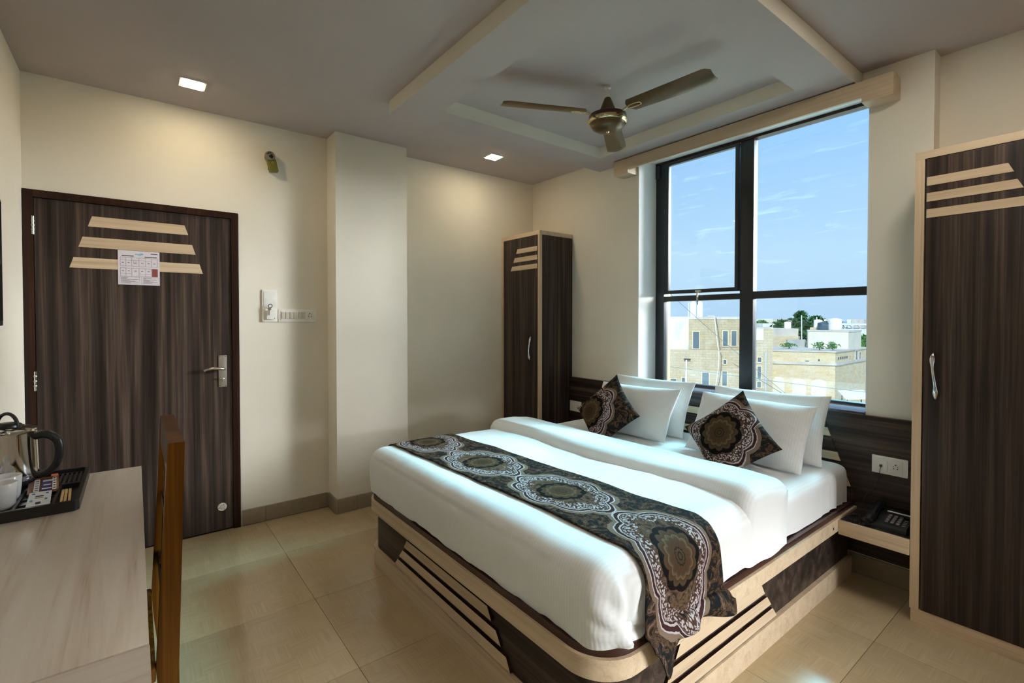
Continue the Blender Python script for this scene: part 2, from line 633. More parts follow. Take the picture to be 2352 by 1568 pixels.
# ------------------------------------------------------------------ setting: floor
fl = obj('floor', bx(bmesh.new(), XL - 0.15, XO, YF - 0.15, YD + 0.15, -0.12, -0.0035), 'grout', None, None, 'structure')
tile_mesh = None
tx = 0.687 - 1.2
while tx < 3.25:
    ty = 1.87 - 4.2
    while ty < YD:
        x0, x1, y0, y1 = max(tx, XL), min(tx + 0.6, 3.23), max(ty, YF), min(ty + 0.6, YD)
        if x1 - x0 > 0.02 and y1 - y0 > 0.02:
            g = 0.001
            box('floor_tile', x0 + g, x1 - g, y0 + g, y1 - g, -0.006, 0.0, 'floor_tile', fl, 0.0008)
        ty += 0.6
    tx += 0.6

# ceiling with the dropped border round the fan recess
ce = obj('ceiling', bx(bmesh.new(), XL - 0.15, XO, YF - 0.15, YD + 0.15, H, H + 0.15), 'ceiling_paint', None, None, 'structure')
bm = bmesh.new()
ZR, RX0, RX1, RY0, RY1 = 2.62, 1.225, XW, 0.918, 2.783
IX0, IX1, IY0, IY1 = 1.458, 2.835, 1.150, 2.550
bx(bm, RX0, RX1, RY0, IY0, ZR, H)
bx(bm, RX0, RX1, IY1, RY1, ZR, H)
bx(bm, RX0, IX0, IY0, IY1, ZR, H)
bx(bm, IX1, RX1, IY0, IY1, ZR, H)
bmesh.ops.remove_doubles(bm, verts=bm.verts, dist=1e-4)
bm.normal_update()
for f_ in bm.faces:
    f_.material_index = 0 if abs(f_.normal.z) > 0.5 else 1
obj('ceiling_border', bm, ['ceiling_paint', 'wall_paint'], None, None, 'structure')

# walls
DX0, DX1, DZ = -0.468, 0.545, 2.078      # door opening
obj('door_light_block', bx(bmesh.new(), DX0, DX1, YD + 0.034, YD + 0.12, -0.05, H), 'dark_core', None, None, 'structure')  # unseen dark block filling the doorway, added to stop a light leak
bm = bmesh.new()
bx(bm, DX1, 3.6, YD, YD + 0.15, 0, H)
bx(bm, XL - 0.15, DX1, YD, YD + 0.15, DZ, H)
bx(bm, XL - 0.15, DX0, YD, YD + 0.15, 0, DZ)
obj('wall_back', bm, 'wall_paint', None, None, 'structure')
PX0, PX1, PY = 1.120, 1.665, 3.462
box('wall_pilaster', PX0, PX1, PY, YD + 0.01, 0, H, 'wall_paint', None, 0.004, 'structure')
box('wall_left', XL - 0.15, XL, YF - 0.15, YD, 0, H, 'wall_paint', None, 0, 'structure')
V0, V1, U0, U1 = 1.55, 2.75, 0.72, 1.34       # unseen second window behind the viewer, placed and sized for its light
bm = bmesh.new()
bx(bm, XL, V0, YF - 0.15, YF, 0, H)
bx(bm, V1, 3.6, YF - 0.15, YF, 0, H)
bx(bm, V0, V1, YF - 0.15, YF, 0, U0)
bx(bm, V0, V1, YF - 0.15, YF, U1, H)
obj('wall_front', bm, 'wall_paint', None, None, 'structure')
bm = bmesh.new()
bx(bm, XW, XO, WY1, YD, 0, H)
bx(bm, XW, XO, 0.618, WY0, 0, H)
bx(bm, XW, XO, WY0, WY1, 0, WZ0)
bx(bm, XW, XO, WY0, WY1, WZ1, H)
bx(bm, 3.21, XO, YF, 0.618, 0, H)
wr = obj('wall_right', bm, 'wall_paint', None, None, 'structure')
# smooth white plaster lining the window opening
bm = bmesh.new()
bx(bm, XW - 0.001, XO, WY1 - 0.006, WY1 + 0.002, WZ0, WZ1)
bx(bm, XW - 0.001, XO, WY0 - 0.002, WY0 + 0.006, WZ0, WZ1)
bx(bm, XW - 0.001, XO, WY0, WY1, WZ1 - 0.006, WZ1 + 0.002)
obj('window_reveal', bm, 'reveal_paint', wr)

# skirting tiles
def skirt(name, runs):
    root = None
    for (x0, x1, y0, y1) in runs:
        if root is None:
            root = obj(name, bx(bmesh.new(), x0, x1, y0, y1, 0.0, 0.004), 'grout', None, None, 'structure')
        L = max(x1 - x0, y1 - y0)
        p = 0.0
        first = True
        while p < L - 0.005:
            q = min(L, p + (0.14 if (first and name == 'baseboard_back') else 0.6))
            if x1 - x0 > y1 - y0:
                box('skirting_tile', x0 + p + 0.001, x0 + q - 0.001, y0, y1, 0.001, 0.104, 'skirting', root, 0.001)
            else:
                box('skirting_tile', x0, x1, y0 + p + 0.001, y0 + q - 0.001, 0.001, 0.104, 'skirting', root, 0.001)
            p = q
            first = False

skirt('baseboard_back', [(DX1 + 0.008, PX0 - 0.012, YD - 0.012, YD), (PX0 - 0.012, PX0, PY - 0.012, YD - 0.012), (PX0, PX1 + 0.012, PY - 0.012, PY), (PX1, PX1 + 0.012, PY, YD), (PX1 + 0.012, 2.70, YD - 0.012, YD)])
skirt('baseboard_right', [(XW - 0.012, XW, 0.63, 0.95)])
skirt('baseboard_left', [(XL, XL + 0.012, 2.70, YD - 0.09)])

# ------------------------------------------------------------------ door
dr = obj('door_1', bx(bmesh.new(), -0.425, 0.500, YD - 0.004, YD + 0.034, 0.008, 2.036, 0.002), 'dark_wood_z', None, None, 'structure')
bm = bmesh.new()
bx(bm, DX0, -0.427, YD - 0.016, YD + 0.08, 0.0, DZ, 0.003)
bx(bm, 0.502, DX1 - 0.004, YD - 0.016, YD + 0.08, 0.0, DZ, 0.003)
bx(bm, -0.427, 0.502, YD - 0.016, YD + 0.08, 2.038, DZ, 0.003)
obj('door_frame', bm, 'frame_wood', dr, 40)
for zt, zb, a0, a1, b0, b1 in ((1.966, 1.907, -0.187, 0.249, -0.206, 0.268), (1.847, 1.788, -0.229, 0.288, -0.247, 0.305), (1.729, 1.670, -0.268, 0.326, -0.286, 0.343)):
    obj('inlay', prism(bmesh.new(), [(a0, YD - 0.004, zt), (a1, YD - 0.004, zt), (b1, YD - 0.004, zb), (b0, YD - 0.004, zb)], (0, -0.0016, 0)), 'ash_wood_x', dr)
# lock plate and lever
lp = obj('lock_plate', bx(bmesh.new(), 0.423, 0.470, YD - 0.0095, YD - 0.004, 0.942, 1.147, 0.0018), 'brushed_steel', dr, 40)
for sx_, sz_ in ((0.430, 1.139), (0.463, 1.139), (0.430, 0.950), (0.463, 0.950)):
    obj('screw', lathe(bmesh.new(), [(0.0028, 0), (0.0028, 0.001), (0, 0.0014)], (sx_, YD - 0.0095, sz_), 10, (0, -1, 0)), 'black_metal', lp)
bm = bmesh.new()
tube(bm, [(0.450, YD - 0.008, 1.060), (0.450, YD - 0.045, 1.061), (0.440, YD - 0.058, 1.063), (0.415, YD - 0.060, 1.067), (0.385, YD - 0.058, 1.069), (0.352, YD - 0.055, 1.062), (0.338, YD - 0.053, 1.055)],
     [0.0095, 0.0095, 0.0095, 0.009, 0.0085, 0.008, 0.0075], 12)
obj('door_lever', bm, 'brushed_steel', lp, 50)
bm = bmesh.new()
lathe(bm, [(0.010, 0), (0.010, 0.006), (0.007, 0.009), (0, 0.009)], (0.446, YD - 0.0095, 0.995), 16, (0, -1, 0))
bx(bm, 0.426, 0.450, YD - 0.028, YD - 0.018, 0.997, 1.004, 0.002)
bx(bm, 0.444, 0.449, YD - 0.024, YD - 0.009, 0.975, 1.000, 0.0015)
obj('thumb_turn', bm, 'brushed_steel', lp, 50)
for z0, z1 in ((1.838, 1.936), (0.995, 1.099)):
    hg = obj('hinge', tube(bmesh.new(), [(-0.428, YD - 0.013, z0), (-0.428, YD - 0.013, z1)], 0.0065, 12), 'steel', dr, 50)
    for k in range(1, 4):
        zz = z0 + (z1 - z0) * k / 4
        obj('hinge_joint', lathe(bmesh.new(), [(0.0073, -0.004), (0.0078, 0), (0.0073, 0.004)], (-0.428, YD - 0.013, zz), 12), 'brushed_steel', hg, 50)
st_ = obj('door_stop', lathe(bmesh.new(), [(0.026, 0), (0.026, 0.004), (0.022, 0.008), (0.0155, 0.008), (0.0135, 0.0035), (0, 0.003)], (0.436, YD - 0.004, 0.157), 28, (0, -1, 0)), 'off_white', dr, 40)
obj('magnet', lathe(bmesh.new(), [(0.0132, 0), (0.0132, 0.006), (0, 0.0065)], (0.436, YD - 0.007, 0.157), 24, (0, -1, 0)), 'switch_plastic', st_, 40)
for k in range(3):
    a = R(65 + 120 * k)
    obj('screw', lathe(bmesh.new(), [(0.0026, 0), (0.0026, 0.0015), (0, 0.002)], (0.436 + 0.0195 * math.cos(a), YD - 0.0118, 0.157 + 0.0195 * math.sin(a)), 8, (0, -1, 0)), 'black_metal', st_)

# evacuation sheet stuck on the door
px0, px1, pz0, pz1 = -0.076, 0.121, 1.585, 1.786
PYF = YD - 0.0062
ev = thing('floor_plan_notice', 'white floor plan notice with one red room stuck on the dark door', 'notice', (0.02, PYF, pz0))
obj('sheet', bx(bmesh.new(), px0, px1, PYF - 0.0006, PYF + 0.0004, pz0, pz1), 'paper', ev)
pw, ph = px1 - px0, pz1 - pz0


def pr(bm, u0, u1, v0, v1):
    bx(bm, px0 + pw * u0, px0 + pw * u1, PYF - 0.0012, PYF - 0.0005, pz1 - ph * v1, pz1 - ph * v0)

bm = bmesh.new()
pr(bm, 0.52, 0.60, 0.065, 0.08)
pr(bm, 0.40, 0.60, 0.085, 0.115)
pr(bm, 0.47, 0.55, 0.125, 0.145)
obj('printed_emblem', bm, 'print_blue', ev)
bm = bmesh.new()
pr(bm, 0.78, 0.95, 0.055, 0.078)
pr(bm, 0.09, 0.37, 0.145, 0.17)
pr(bm, 0.63, 0.93, 0.155, 0.18)
obj('printed_heading', bm, 'print_black', ev)
bm = bmesh.new()
lw = 0.008
cols_t = [0.05, 0.18, 0.32, 0.49, 0.65, 0.80, 0.945]
for c_ in cols_t:
    pr(bm, c_, c_ + lw, 0.20, 0.45)
    pr(bm, c_, c_ + lw, 0.51, 0.745)
for v_ in (0.20, 0.45, 0.51, 0.745):
    pr(bm, 0.05, 0.953, v_, v_ + lw)
pr(bm, 0.32, 0.49, 0.27, 0.278)
for v_ in (0.28, 0.67):
    pr(bm, 0.05, 0.32, v_, v_ + 0.006)
    pr(bm, 0.49, 0.80, v_, v_ + 0.006)
pr(bm, 0.36, 0.45, 0.30, 0.306)
pr(bm, 0.36, 0.45, 0.375, 0.381)
pr(bm, 0.36, 0.366, 0.30, 0.381)
pr(bm, 0.444, 0.45, 0.30, 0.381)
for u0, u1 in ((0.03, 0.51), (0.55, 0.98)):
    pr(bm, u0, u1, 0.77, 0.775)
    pr(bm, u0, u1, 0.965, 0.97)
    pr(bm, u0, u0 + 0.005, 0.77, 0.97)
    pr(bm, u1 - 0.005, u1, 0.77, 0.97)
obj('printed_plan_lines', bm, 'print_grey', ev)
bm = bmesh.new()
for c_ in (0.115, 0.25, 0.40, 0.57, 0.725, 0.87):
    pr(bm, c_ - 0.025, c_ + 0.025, 0.345, 0.365)
for c_ in (0.115, 0.25, 0.41, 0.57, 0.725):
    pr(bm, c_ - 0.025, c_ + 0.025, 0.585, 0.605)
for i in range(7):
    v_ = 0.785 + i * 0.025
    w_ = [0.17, 0.14, 0.42, 0.22, 0.34, 0.42, 0.24][i]
    pr(bm, 0.06, 0.06 + w_, v_, v_ + 0.012)
    w_ = [0.20, 0.08, 0.34, 0.16, 0.26, 0.36, 0.22][i]
    pr(bm, 0.59, 0.59 + w_, v_, v_ + 0.012)
obj('printed_lines', bm, 'print_grey', ev)
bm = bmesh.new()
pr(bm, 0.812, 0.945, 0.515, 0.745)
obj('printed_red_room', bm, 'print_red', ev)

# ------------------------------------------------------------------ window
FX0, FX1 = 3.318, 3.372
bm = bmesh.new()
bx(bm, FX0, FX1, 2.302, WY1 - 0.004, WZ0 + 0.02, WZ1 - 0.02, 0.002)
bx(bm, FX0, FX1, WY0 + 0.004, 0.935, WZ0 + 0.02, WZ1 - 0.02, 0.002)
bx(bm, FX0, FX1, 1.598, 1.690, WZ0 + 0.02, WZ1 - 0.02, 0.002)
bx(bm, FX0 + 0.002, FX1 - 0.002, 0.93, 1.60, 1.521, 1.571, 0.002)
bx(bm, FX0 + 0.002, FX1 - 0.002, 1.688, 2.304, 1.521, 1.562, 0.002)
bx(bm, FX0 + 0.001, FX1 - 0.001, 0.93, 2.304, WZ0 + 0.005, WZ0 + 0.028, 0.002)
wn = obj('window_1', bm, 'black_metal', None, 40, 'structure')
obj('head_rail', bx(bmesh.new(), FX0 - 0.01, FX1, WY0 + 0.006, WY1 - 0.006, WZ1 - 0.026, WZ1 - 0.007, 0.001), 'frame_wood', wn)
# top hung sash in the upper corner, slightly ajar at its bottom rail
bm = bmesh.new()
bx(bm, FX0 - 0.012, FX0 + 0.022, 2.256, 2.300, 1.579, 2.600, 0.002)
bx(bm, FX0 - 0.012, FX0 + 0.022, 1.696, 1.722, 1.579, 2.600, 0.002)
bx(bm, FX0 - 0.0118, FX0 + 0.0218, 1.70, 2.30, 1.579, 1.606, 0.002)
bx(bm, FX0 - 0.0118, FX0 + 0.0218, 1.70, 2.30, 2.580, 2.600, 0.002)
sash = obj('sash', bm, 'black_metal', wn, 40)
bm = bmesh.new()
bx(bm, FX0 - 0.020, FX0 - 0.012, 1.972, 2.020, 1.583, 1.597, 0.002)
lathe(bm, [(0.0085, 0), (0.0085, 0.012), (0.006, 0.014), (0, 0.014)], (FX0 - 0.012, 1.994, 1.589), 14, (-1, 0, 0))
tube(bm, [(FX0 - 0.026, 1.995, 1.588), (FX0 - 0.028, 1.996, 1.55), (FX0 - 0.026, 1.996, 1.515), (FX0 - 0.022, 1.995, 1.488)], [0.006, 0.0072, 0.0062, 0.0042], 10)
obj('window_handle', bm, 'brushed_steel', sash, 50)
for nm, y0, y1, z0, z1, par in (('glass_pane', 1.72, 2.258, 1.604, 2.582, sash), ('glass_pane', 0.93, 1.602, 1.568, 2.605, wn), ('glass_pane', 0.93, 1.602, 0.885, 1.524, wn), ('glass_pane', 1.686, 2.306, 0.885, 1.524, wn)):
    xg = FX0 + (0.004 if par is sash else 0.030)
    bm = bmesh.new()
    bx(bm, xg, xg + 0.004, y0, y1, z0, z1)
    obj(nm, bm, 'window_glass', par)
# the unseen second window, put behind the viewer to light the bed side
bm = bmesh.new()
ya_, yb_ = YF - 0.10, YF - 0.05
bx(bm, V0, V0 + 0.05, ya_, yb_, U0, U1, 0.002)
bx(bm, V1 - 0.05, V1, ya_, yb_, U0, U1, 0.002)
bx(bm, 2.13, 2.17, ya_, yb_, U0, U1, 0.002)
bx(bm, V0 + 0.05, V1 - 0.05, ya_ + 0.002, yb_ - 0.002, U0, U0 + 0.04, 0.002)
bx(bm, V0 + 0.05, V1 - 0.05, ya_ + 0.002, yb_ - 0.002, U1 - 0.04, U1, 0.002)
wn2 = obj('unseen_window', bm, 'black_metal', None, 40, 'structure')
for x0_, x1_ in ((V0 + 0.045, 2.135), (2.165, V1 - 0.045)):
    obj('glass_pane', bx(bmesh.new(), x0_, x1_, YF - 0.077, YF - 0.073, U0 + 0.035, U1 - 0.035), 'window_glass', wn2)
# stays at the head of the sash
obj('sash_stay', bx(bmesh.new(), FX0 - 0.016, FX0 - 0.008, 2.335, 2.375, 2.50, 2.60, 0.003), 'black_metal', wn, 40)
obj('trim_1', bx(bmesh.new(), XO + 0.002, 3.52, 2.379, 2.44, WZ0 - 0.1, WZ1 + 0.1), 'lacquer_yellow', None, None, 'structure')
obj('window_sill', bx(bmesh.new(), XW - 0.03, FX0 - 0.001, WY0 + 0.004, WY1 - 0.004, WZ0, WZ0 + 0.018, 0.004), 'granite', wr, 40)

# wooden pelmet over the window
pe = thing('pelmet', 'pale wooden curtain pelmet box above the window', 'pelmet', (3.04, 1.64, 2.50))
obj('end_block', bx(bmesh.new(), 2.98, XW - 0.0005, 2.395, 2.530, 2.502, 2.612, 0.002), 'ash_wood_y', pe, 40)
obj('end_block', bx(bmesh.new(), 2.98, XW - 0.0005, 0.752, 0.886, 2.500, 2.612, 0.002), 'ash_wood_y', pe, 40)
obj('front_board', bx(bmesh.new(), 2.98, 2.999, 0.884, 2.397, 2.527, 2.612, 0.001), 'ash_wood_y', pe, 40)
obj('top_board', bx(bmesh.new(), 2.999, XW - 0.0005, 0.886, 2.395, 2.598, 2.612), 'ash_wood_y', pe)

# ------------------------------------------------------------------ ceiling downlights
def downlight(x, y, label, a=0.062, mat='lamp_diffuser'):
    t_ = thing('ceiling_downlight', label, 'ceiling light', (x, y, H), 'square ceiling downlights')
    bm = bmesh.new()
    b_ = a - 0.013
    for q in ((-a, a, -a, -b_), (-a, a, b_, a), (-a, -b_, -b_, b_), (b_, a, -b_, b_)):
        bx(bm, x + q[0], x + q[1], y + q[2], y + q[3], H - 0.005, H)
    obj('frame', bm, 'white_plastic', t_)
    obj('diffuser', bx(bmesh.new(), x - b_, x + b_, y - b_, y + b_, H - 0.008, H - 0.001, 0.002), mat, t_)

downlight(0.268, 3.262, 'lit square downlight in the ceiling above the dark room door')
downlight(2.312, 3.218, 'lit square downlight in the ceiling near the corner cupboard')
downlight(2.20, 0.300, 'unseen ceiling light enlarged as neutral fill in front of the wardrobe beside the bed', 0.125, 'fill_panel_diffuser')  # lamp out of view, made larger and whiter as fill
downlight(0.268, 0.300, 'added unseen fill light in the ceiling behind the viewer by the desk', 0.125, 'fill_panel_diffuser')  # added out of view as neutral fill around the desk

# ------------------------------------------------------------------ ceiling fan
FC = Vector((2.130, 1.855, 0))
fan = thing('ceiling_fan', 'brown three-blade ceiling fan with brass trim in the ceiling recess', 'ceiling fan', (FC.x, FC.y, H))
obj('canopy', lathe(bmesh.new(), [(0.0, H - 0.001), (0.020, H - 0.001), (0.019, H - 0.012), (0.012, H - 0.018)], (FC.x, FC.y, 0), 24), 'off_white', fan, 40)
obj('down_rod', lathe(bmesh.new(), [(0.0105, 2.62), (0.0105, H - 0.012)], (FC.x, FC.y, 0), 16), 'off_white', fan, 40)
obj('rod_cover', lathe(bmesh.new(), [(0.016, 2.636), (0.019, 2.632), (0.027, 2.612), (0.038, 2.585), (0.048, 2.560), (0.054, 2.540), (0.054, 2.535)], (FC.x, FC.y, 0), 32), 'fan_bronze', fan, 40)
mo = obj('motor_ring', lathe(bmesh.new(), [(0.050, 2.546), (0.088, 2.543), (0.104, 2.535), (0.106, 2.522), (0.100, 2.515)], (FC.x, FC.y, 0), 48), 'fan_maroon', fan, 40)
obj('brass_band', lathe(bmesh.new(), [(0.100, 2.517), (0.109, 2.512), (0.111, 2.502), (0.106, 2.493), (0.096, 2.489)], (FC.x, FC.y, 0), 48), 'fan_brass', fan, 40)
obj('motor_bowl', lathe(bmesh.new(), [(0.098, 2.491), (0.095, 2.478), (0.082, 2.462), (0.060, 2.451), (0.034, 2.446), (0.0, 2.445)], (FC.x, FC.y, 0), 48), 'fan_bronze', fan, 40)
obj('bottom_screw', lathe(bmesh.new(), [(0.0, 2.438), (0.008, 2.439), (0.010, 2.447)], (FC.x, FC.y, 0), 16), 'fan_brass', fan, 40)
for ang in (35.0, 155.5, 275.0):
    ca, sa = math.cos(R(ang)), math.sin(R(ang))
    ax = Vector((ca, sa, 0))
    px_ = Vector((-sa, ca, 0))
    tilt = R(-11)
    wv_ = px_ * math.cos(tilt) + Vector((0, 0, 1)) * math.sin(tilt)
    nv = ax.cross(wv_).normalized()
    base = FC + Vector((0, 0, 2.548))
    bm = bmesh.new()
    cols_ = []
    NL, NW = 26, 8
    for i in range(NL + 1):
        s_ = i / NL
        rad = 0.135 + s_ * (0.615 - 0.135)
        hw = 0.052 + 0.013 * s_
        e1 = max(0.0, min(1.0, (0.615 - rad) / 0.040))
        e0 = min(1.0, (rad - 0.135) / 0.012 + 0.55)
        hw *= math.sqrt(1 - (1 - e1) ** 2 * 0.62) * min(1, e0)
        row = []
        for k in range(NW + 1):
            w_ = (k / NW * 2 - 1)
            cup = -0.006 * (1 - w_ * w_)
            row.append(base + ax * rad + wv_ * hw * w_ + nv * (cup - 0.004 * s_))
        cols_.append(row)
    for th_ in (0.0, 0.0022):
        pass
    vt = [[bm.verts.new(p + nv * 0.0012) for p in row] for row in cols_]
    vb = [[bm.verts.new(p - nv * 0.0012) for p in row] for row in cols_]
    for i in range(NL):
        for k in range(NW):
            bm.faces.new((vt[i][k], vt[i + 1][k], vt[i + 1][k + 1], vt[i][k + 1]))
            bm.faces.new((vb[i][k], vb[i][k + 1], vb[i + 1][k + 1], vb[i + 1][k]))
    for i in range(NL):
        for k in (0, NW):
            bm.faces.new((vt[i][k], vt[i + 1][k], vb[i + 1][k], vb[i][k]))
    for k in range(NW):
        for i in (0, NL):
            bm.faces.new((vt[i][k], vt[i][k + 1], vb[i][k + 1], vb[i][k]))
    bl = obj('blade', bm, 'fan_bronze', fan, 40)
    # bracket: a brass loop under the blade root
    bm = bmesh.new()
    c0 = base - nv * 0.007
    arm = [c0 + ax * 0.092 + Vector((0, 0, -0.012)), c0 + ax * 0.120, c0 + ax * 0.150, c0 + ax * 0.205 + wv_ * 0.008]
    tube(bm, [c0 + ax * 0.090 + Vector((0, 0, -0.012)), c0 + ax * 0.122 + wv_ * 0.0, c0 + ax * 0.150 + wv_ * 0.012, c0 + ax * 0.190 + wv_ * 0.014, c0 + ax * 0.212 + wv_ * 0.008, c0 + ax * 0.216, c0 + ax * 0.212 - wv_ * 0.008, c0 + ax * 0.190 - wv_ * 0.014, c0 + ax * 0.150 - wv_ * 0.012, c0 + ax * 0.122, c0 + ax * 0.090 + Vector((0, 0, -0.012))],
         [0.008, 0.006, 0.0045, 0.0045, 0.0045, 0.0045, 0.0045, 0.0045, 0.0045, 0.006, 0.008], 8)
    obj('blade_bracket', bm, 'fan_brass', bl, 50)

# ------------------------------------------------------------------ wardrobes
def chrome_handle(name, x, y, z0, z1, parent, side=1):
    bm = bmesh.new()
    zc = (z0 + z1) / 2
    hh = (z1 - z0) / 2
    pts, rs = [], []
    for i in range(17):
        s_ = -1 + 2 * i / 16
        pts.append((x - 0.024 + 0.018 * abs(s_) ** 2.2, y + 0.006 * math.sin(s_ * 2.3) * side, zc + hh * s_))
        rs.append((0.0055 + 0.0058 * math.exp(-((abs(s_) - 0.74) / 0.22) ** 2)) * (1 if abs(s_) < 0.97 else 0.55))
    tube(bm, pts, rs, 12)
    return obj(name, bm, 'chrome', parent, 60)


def wardrobe(x0, x1, y0, y1, zt, door_y0, door_y1, handle_y, stripes, label):
    w = thing('wardrobe', label, 'wardrobe', ((x0 + x1) / 2, (y0 + y1) / 2, 0))
    F = 0.034
    obj('carcass', bx(bmesh.new(), x0 + 0.03, x1, y0 + 0.002, y1 - 0.002, 0.068, zt - 0.034), 'dark_wood_z', w)
    obj('frame_stile', bx(bmesh.new(), x0, x0 + 0.03, y1 - F, y1, 0.062, zt - 0.034, 0.0015), 'ash_wood_z', w, 40)
    obj('frame_stile', bx(bmesh.new(), x0, x0 + 0.03, y0, y0 + F * 0.7, 0.062, zt - 0.034, 0.0015), 'ash_wood_z', w, 40)
    obj('frame_head', bx(bmesh.new(), x0, x1, y0, y1, zt - 0.034, zt, 0.0015), 'ash_wood_y', w, 40)
    obj('plinth', bx(bmesh.new(), x0 + 0.004, x1, y0 + 0.004, y1 - 0.004, 0.0, 0.066, 0.001), 'ash_wood_y', w, 40)
    d_ = obj('door', bx(bmesh.new(), x0 - 0.004, x0 + 0.029, door_y0, door_y1, 0.068, zt - 0.038, 0.0015), 'dark_wood_z', w, 40)
    for a0, a1, b0, b1, z0, z1 in stripes:
        obj('inlay', prism(bmesh.new(), [(x0 - 0.0042, a0, z1), (x0 - 0.0042, a1, z1), (x0 - 0.0042, b1, z0), (x0 - 0.0042, b0, z0)], (-0.0016, 0, 0)), 'ash_wood_y', d_)
    chrome_handle('handle', x0 - 0.006, handle_y, 1.030, 1.231, d_, -1 if handle_y > 2 else 1)
    return w

WRX = 2.79
wardrobe(WRX, 3.208, 0.080, 0.620, 2.130, 0.106, 0.580, 0.540,
         [(0.323, 0.577, 0.306, 0.577, 1.973, 2.011), (0.296, 0.577, 0.278, 0.577, 1.903, 1.941), (0.268, 0.577, 0.250, 0.577, 1.831, 1.869)],
         'tall dark wardrobe with pale frame standing beside the nightstand shelf')
WLX = 2.705
wardrobe(WLX, 3.096, 3.100, 3.636, 2.136, 3.124, 3.600, 3.205,
         [(3.126, 3.392, 3.126, 3.412, 1.965, 2.005), (3.126, 3.432, 3.126, 3.452, 1.890, 1.930), (3.126, 3.470, 3.126, 3.490, 1.816, 1.856)],
         'narrow dark corner cupboard with pale frame left of the window')

# ------------------------------------------------------------------ headboard, nightstand shelf
hb = thing('headboard', 'dark wooden headboard panel with pale slats below the window', 'headboard', (3.07, 1.85, 0.12))
obj('panel', bx(bmesh.new(), 3.066, XW - 0.0005, 0.632, 3.098, 0.122, 0.868, 0.0015), 'dark_wood_y', hb, 40)
def hb_end(z):
    return 1.045 - (0.757 - z) * 0.373
zz = 0.846
k = 0
while zz > 0.45:
    h_ = 0.044 if k % 2 else 0.058
    z1, z0 = zz, zz - h_
    ya, yb = hb_end(z1), hb_end(z0)
    mat_ = 'ash_wood_y' if k % 2 else 'dark_wood_y'
    poly = [(3.066, ya, z1), (3.066, 3.70 - ya, z1), (3.066, 3.70 - yb, z0), (3.066, yb, z0)]
    obj('slat', bev(prism(bmesh.new(), poly, (-0.010, 0, 0)), 0.001), mat_, hb, 40)
    zz = z0 - 0.0135
    k += 1

ns = thing('nightstand_shelf', 'dark wall shelf with pale front edge between bed and wardrobe', 'shelf', (2.93, 0.77, 0.30))
obj('shelf_board', bx(bmesh.new(), 2.806, 3.064, 0.622, 0.904, 0.300, 0.368, 0.001), 'dark_wood_y', ns, 40)
obj('front_edge', bx(bmesh.new(), 2.786, 2.806, 0.622, 0.905, 0.300, 0.3685, 0.001), 'ash_wood_y', ns, 40)


def socket_holes(bm, fx, y, z, s_=1.0, axis='x'):
    for dy, dz, r_ in ((0, 0.0115, 0.0034), (0.0085, 0.003, 0.0022), (-0.0085, 0.003, 0.0022), (0.0075, -0.0075, 0.0028), (-0.0075, -0.0075, 0.0028)):
        if axis == 'x':
            lathe(bm, [(r_ * s_, 0), (r_ * s_, 0.0008), (0, 0.0009)], (fx, y + dy * s_, z + dz * s_), 10, (-1, 0, 0))
        else:
            lathe(bm, [(r_ * s_, 0), (r_ * s_, 0.0008), (0, 0.0009)], (y + dy * s_, fx, z + dz * s_), 10, (0, -1, 0))

so = thing('wall_socket', 'white switch and socket plate on the headboard above the telephone', 'socket', (3.06, 0.766, 0.63))
SXF = 3.066
obj('plate', bx(bmesh.new(), SXF - 0.012, SXF, 0.690, 0.842, 0.580, 0.671, 0.004), 'white_plastic', so, 40)
obj('insert', bx(bmesh.new(), SXF - 0.0145, SXF - 0.011, 0.712, 0.820, 0.590, 0.661, 0.001), 'off_white', so, 40)
obj('rocker', bx(bmesh.new(), SXF - 0.0195, SXF - 0.013, 0.774, 0.794, 0.600, 0.650, 0.002), 'white_plastic', so, 40)
bm = bmesh.new()
socket_holes(bm, SXF - 0.0145, 0.740, 0.625)
obj('socket_holes', bm, 'black_metal', so)

so2 = thing('wall_socket', 'cream socket plate on the headboard beside the corner cupboard', 'socket', (3.06, 3.02, 0.615))
obj('plate', bx(bmesh.new(), SXF - 0.012, SXF, 2.955, 3.088, 0.570, 0.660, 0.004), 'white_plastic', so2, 40)
bm = bmesh.new()
socket_holes(bm, SXF - 0.012, 2.99, 0.615)
obj('socket_holes', bm, 'black_metal', so2)

# telephone on the shelf
SZ = 0.3685
ph_ = thing('telephone', 'black desk telephone on the shelf beside the bed', 'telephone', (2.94, 0.715, SZ))
prof = [(2.835, SZ), (3.020, SZ), (3.020, SZ + 0.052), (2.990, SZ + 0.056), (2.845, SZ + 0.026), (2.835, SZ + 0.018)]
obj('body', bev(prism(bmesh.new(), [(x, 0.645, z) for x, z in prof], (0, 0.172, 0)), 0.004), 'black_plastic', ph_, 40)
def ph_top(x):
    return SZ + 0.026 + (x - 2.845) / 0.145 * 0.030
bm = bmesh.new()
pts = []
for i in range(13):
    s_ = i / 12
    xx = 2.822 + 0.205 * s_
    pts.append((xx, 0.786, ph_top(min(xx, 2.99)) + 0.014 + 0.008 * math.sin(math.pi * s_)))
tube(bm, pts, [0.016, 0.021, 0.022, 0.021, 0.019, 0.018, 0.018, 0.018, 0.019, 0.021, 0.022, 0.021, 0.016], 14, True, 0.75)
obj('handset', bm, 'blue_black_plastic', ph_, 60)
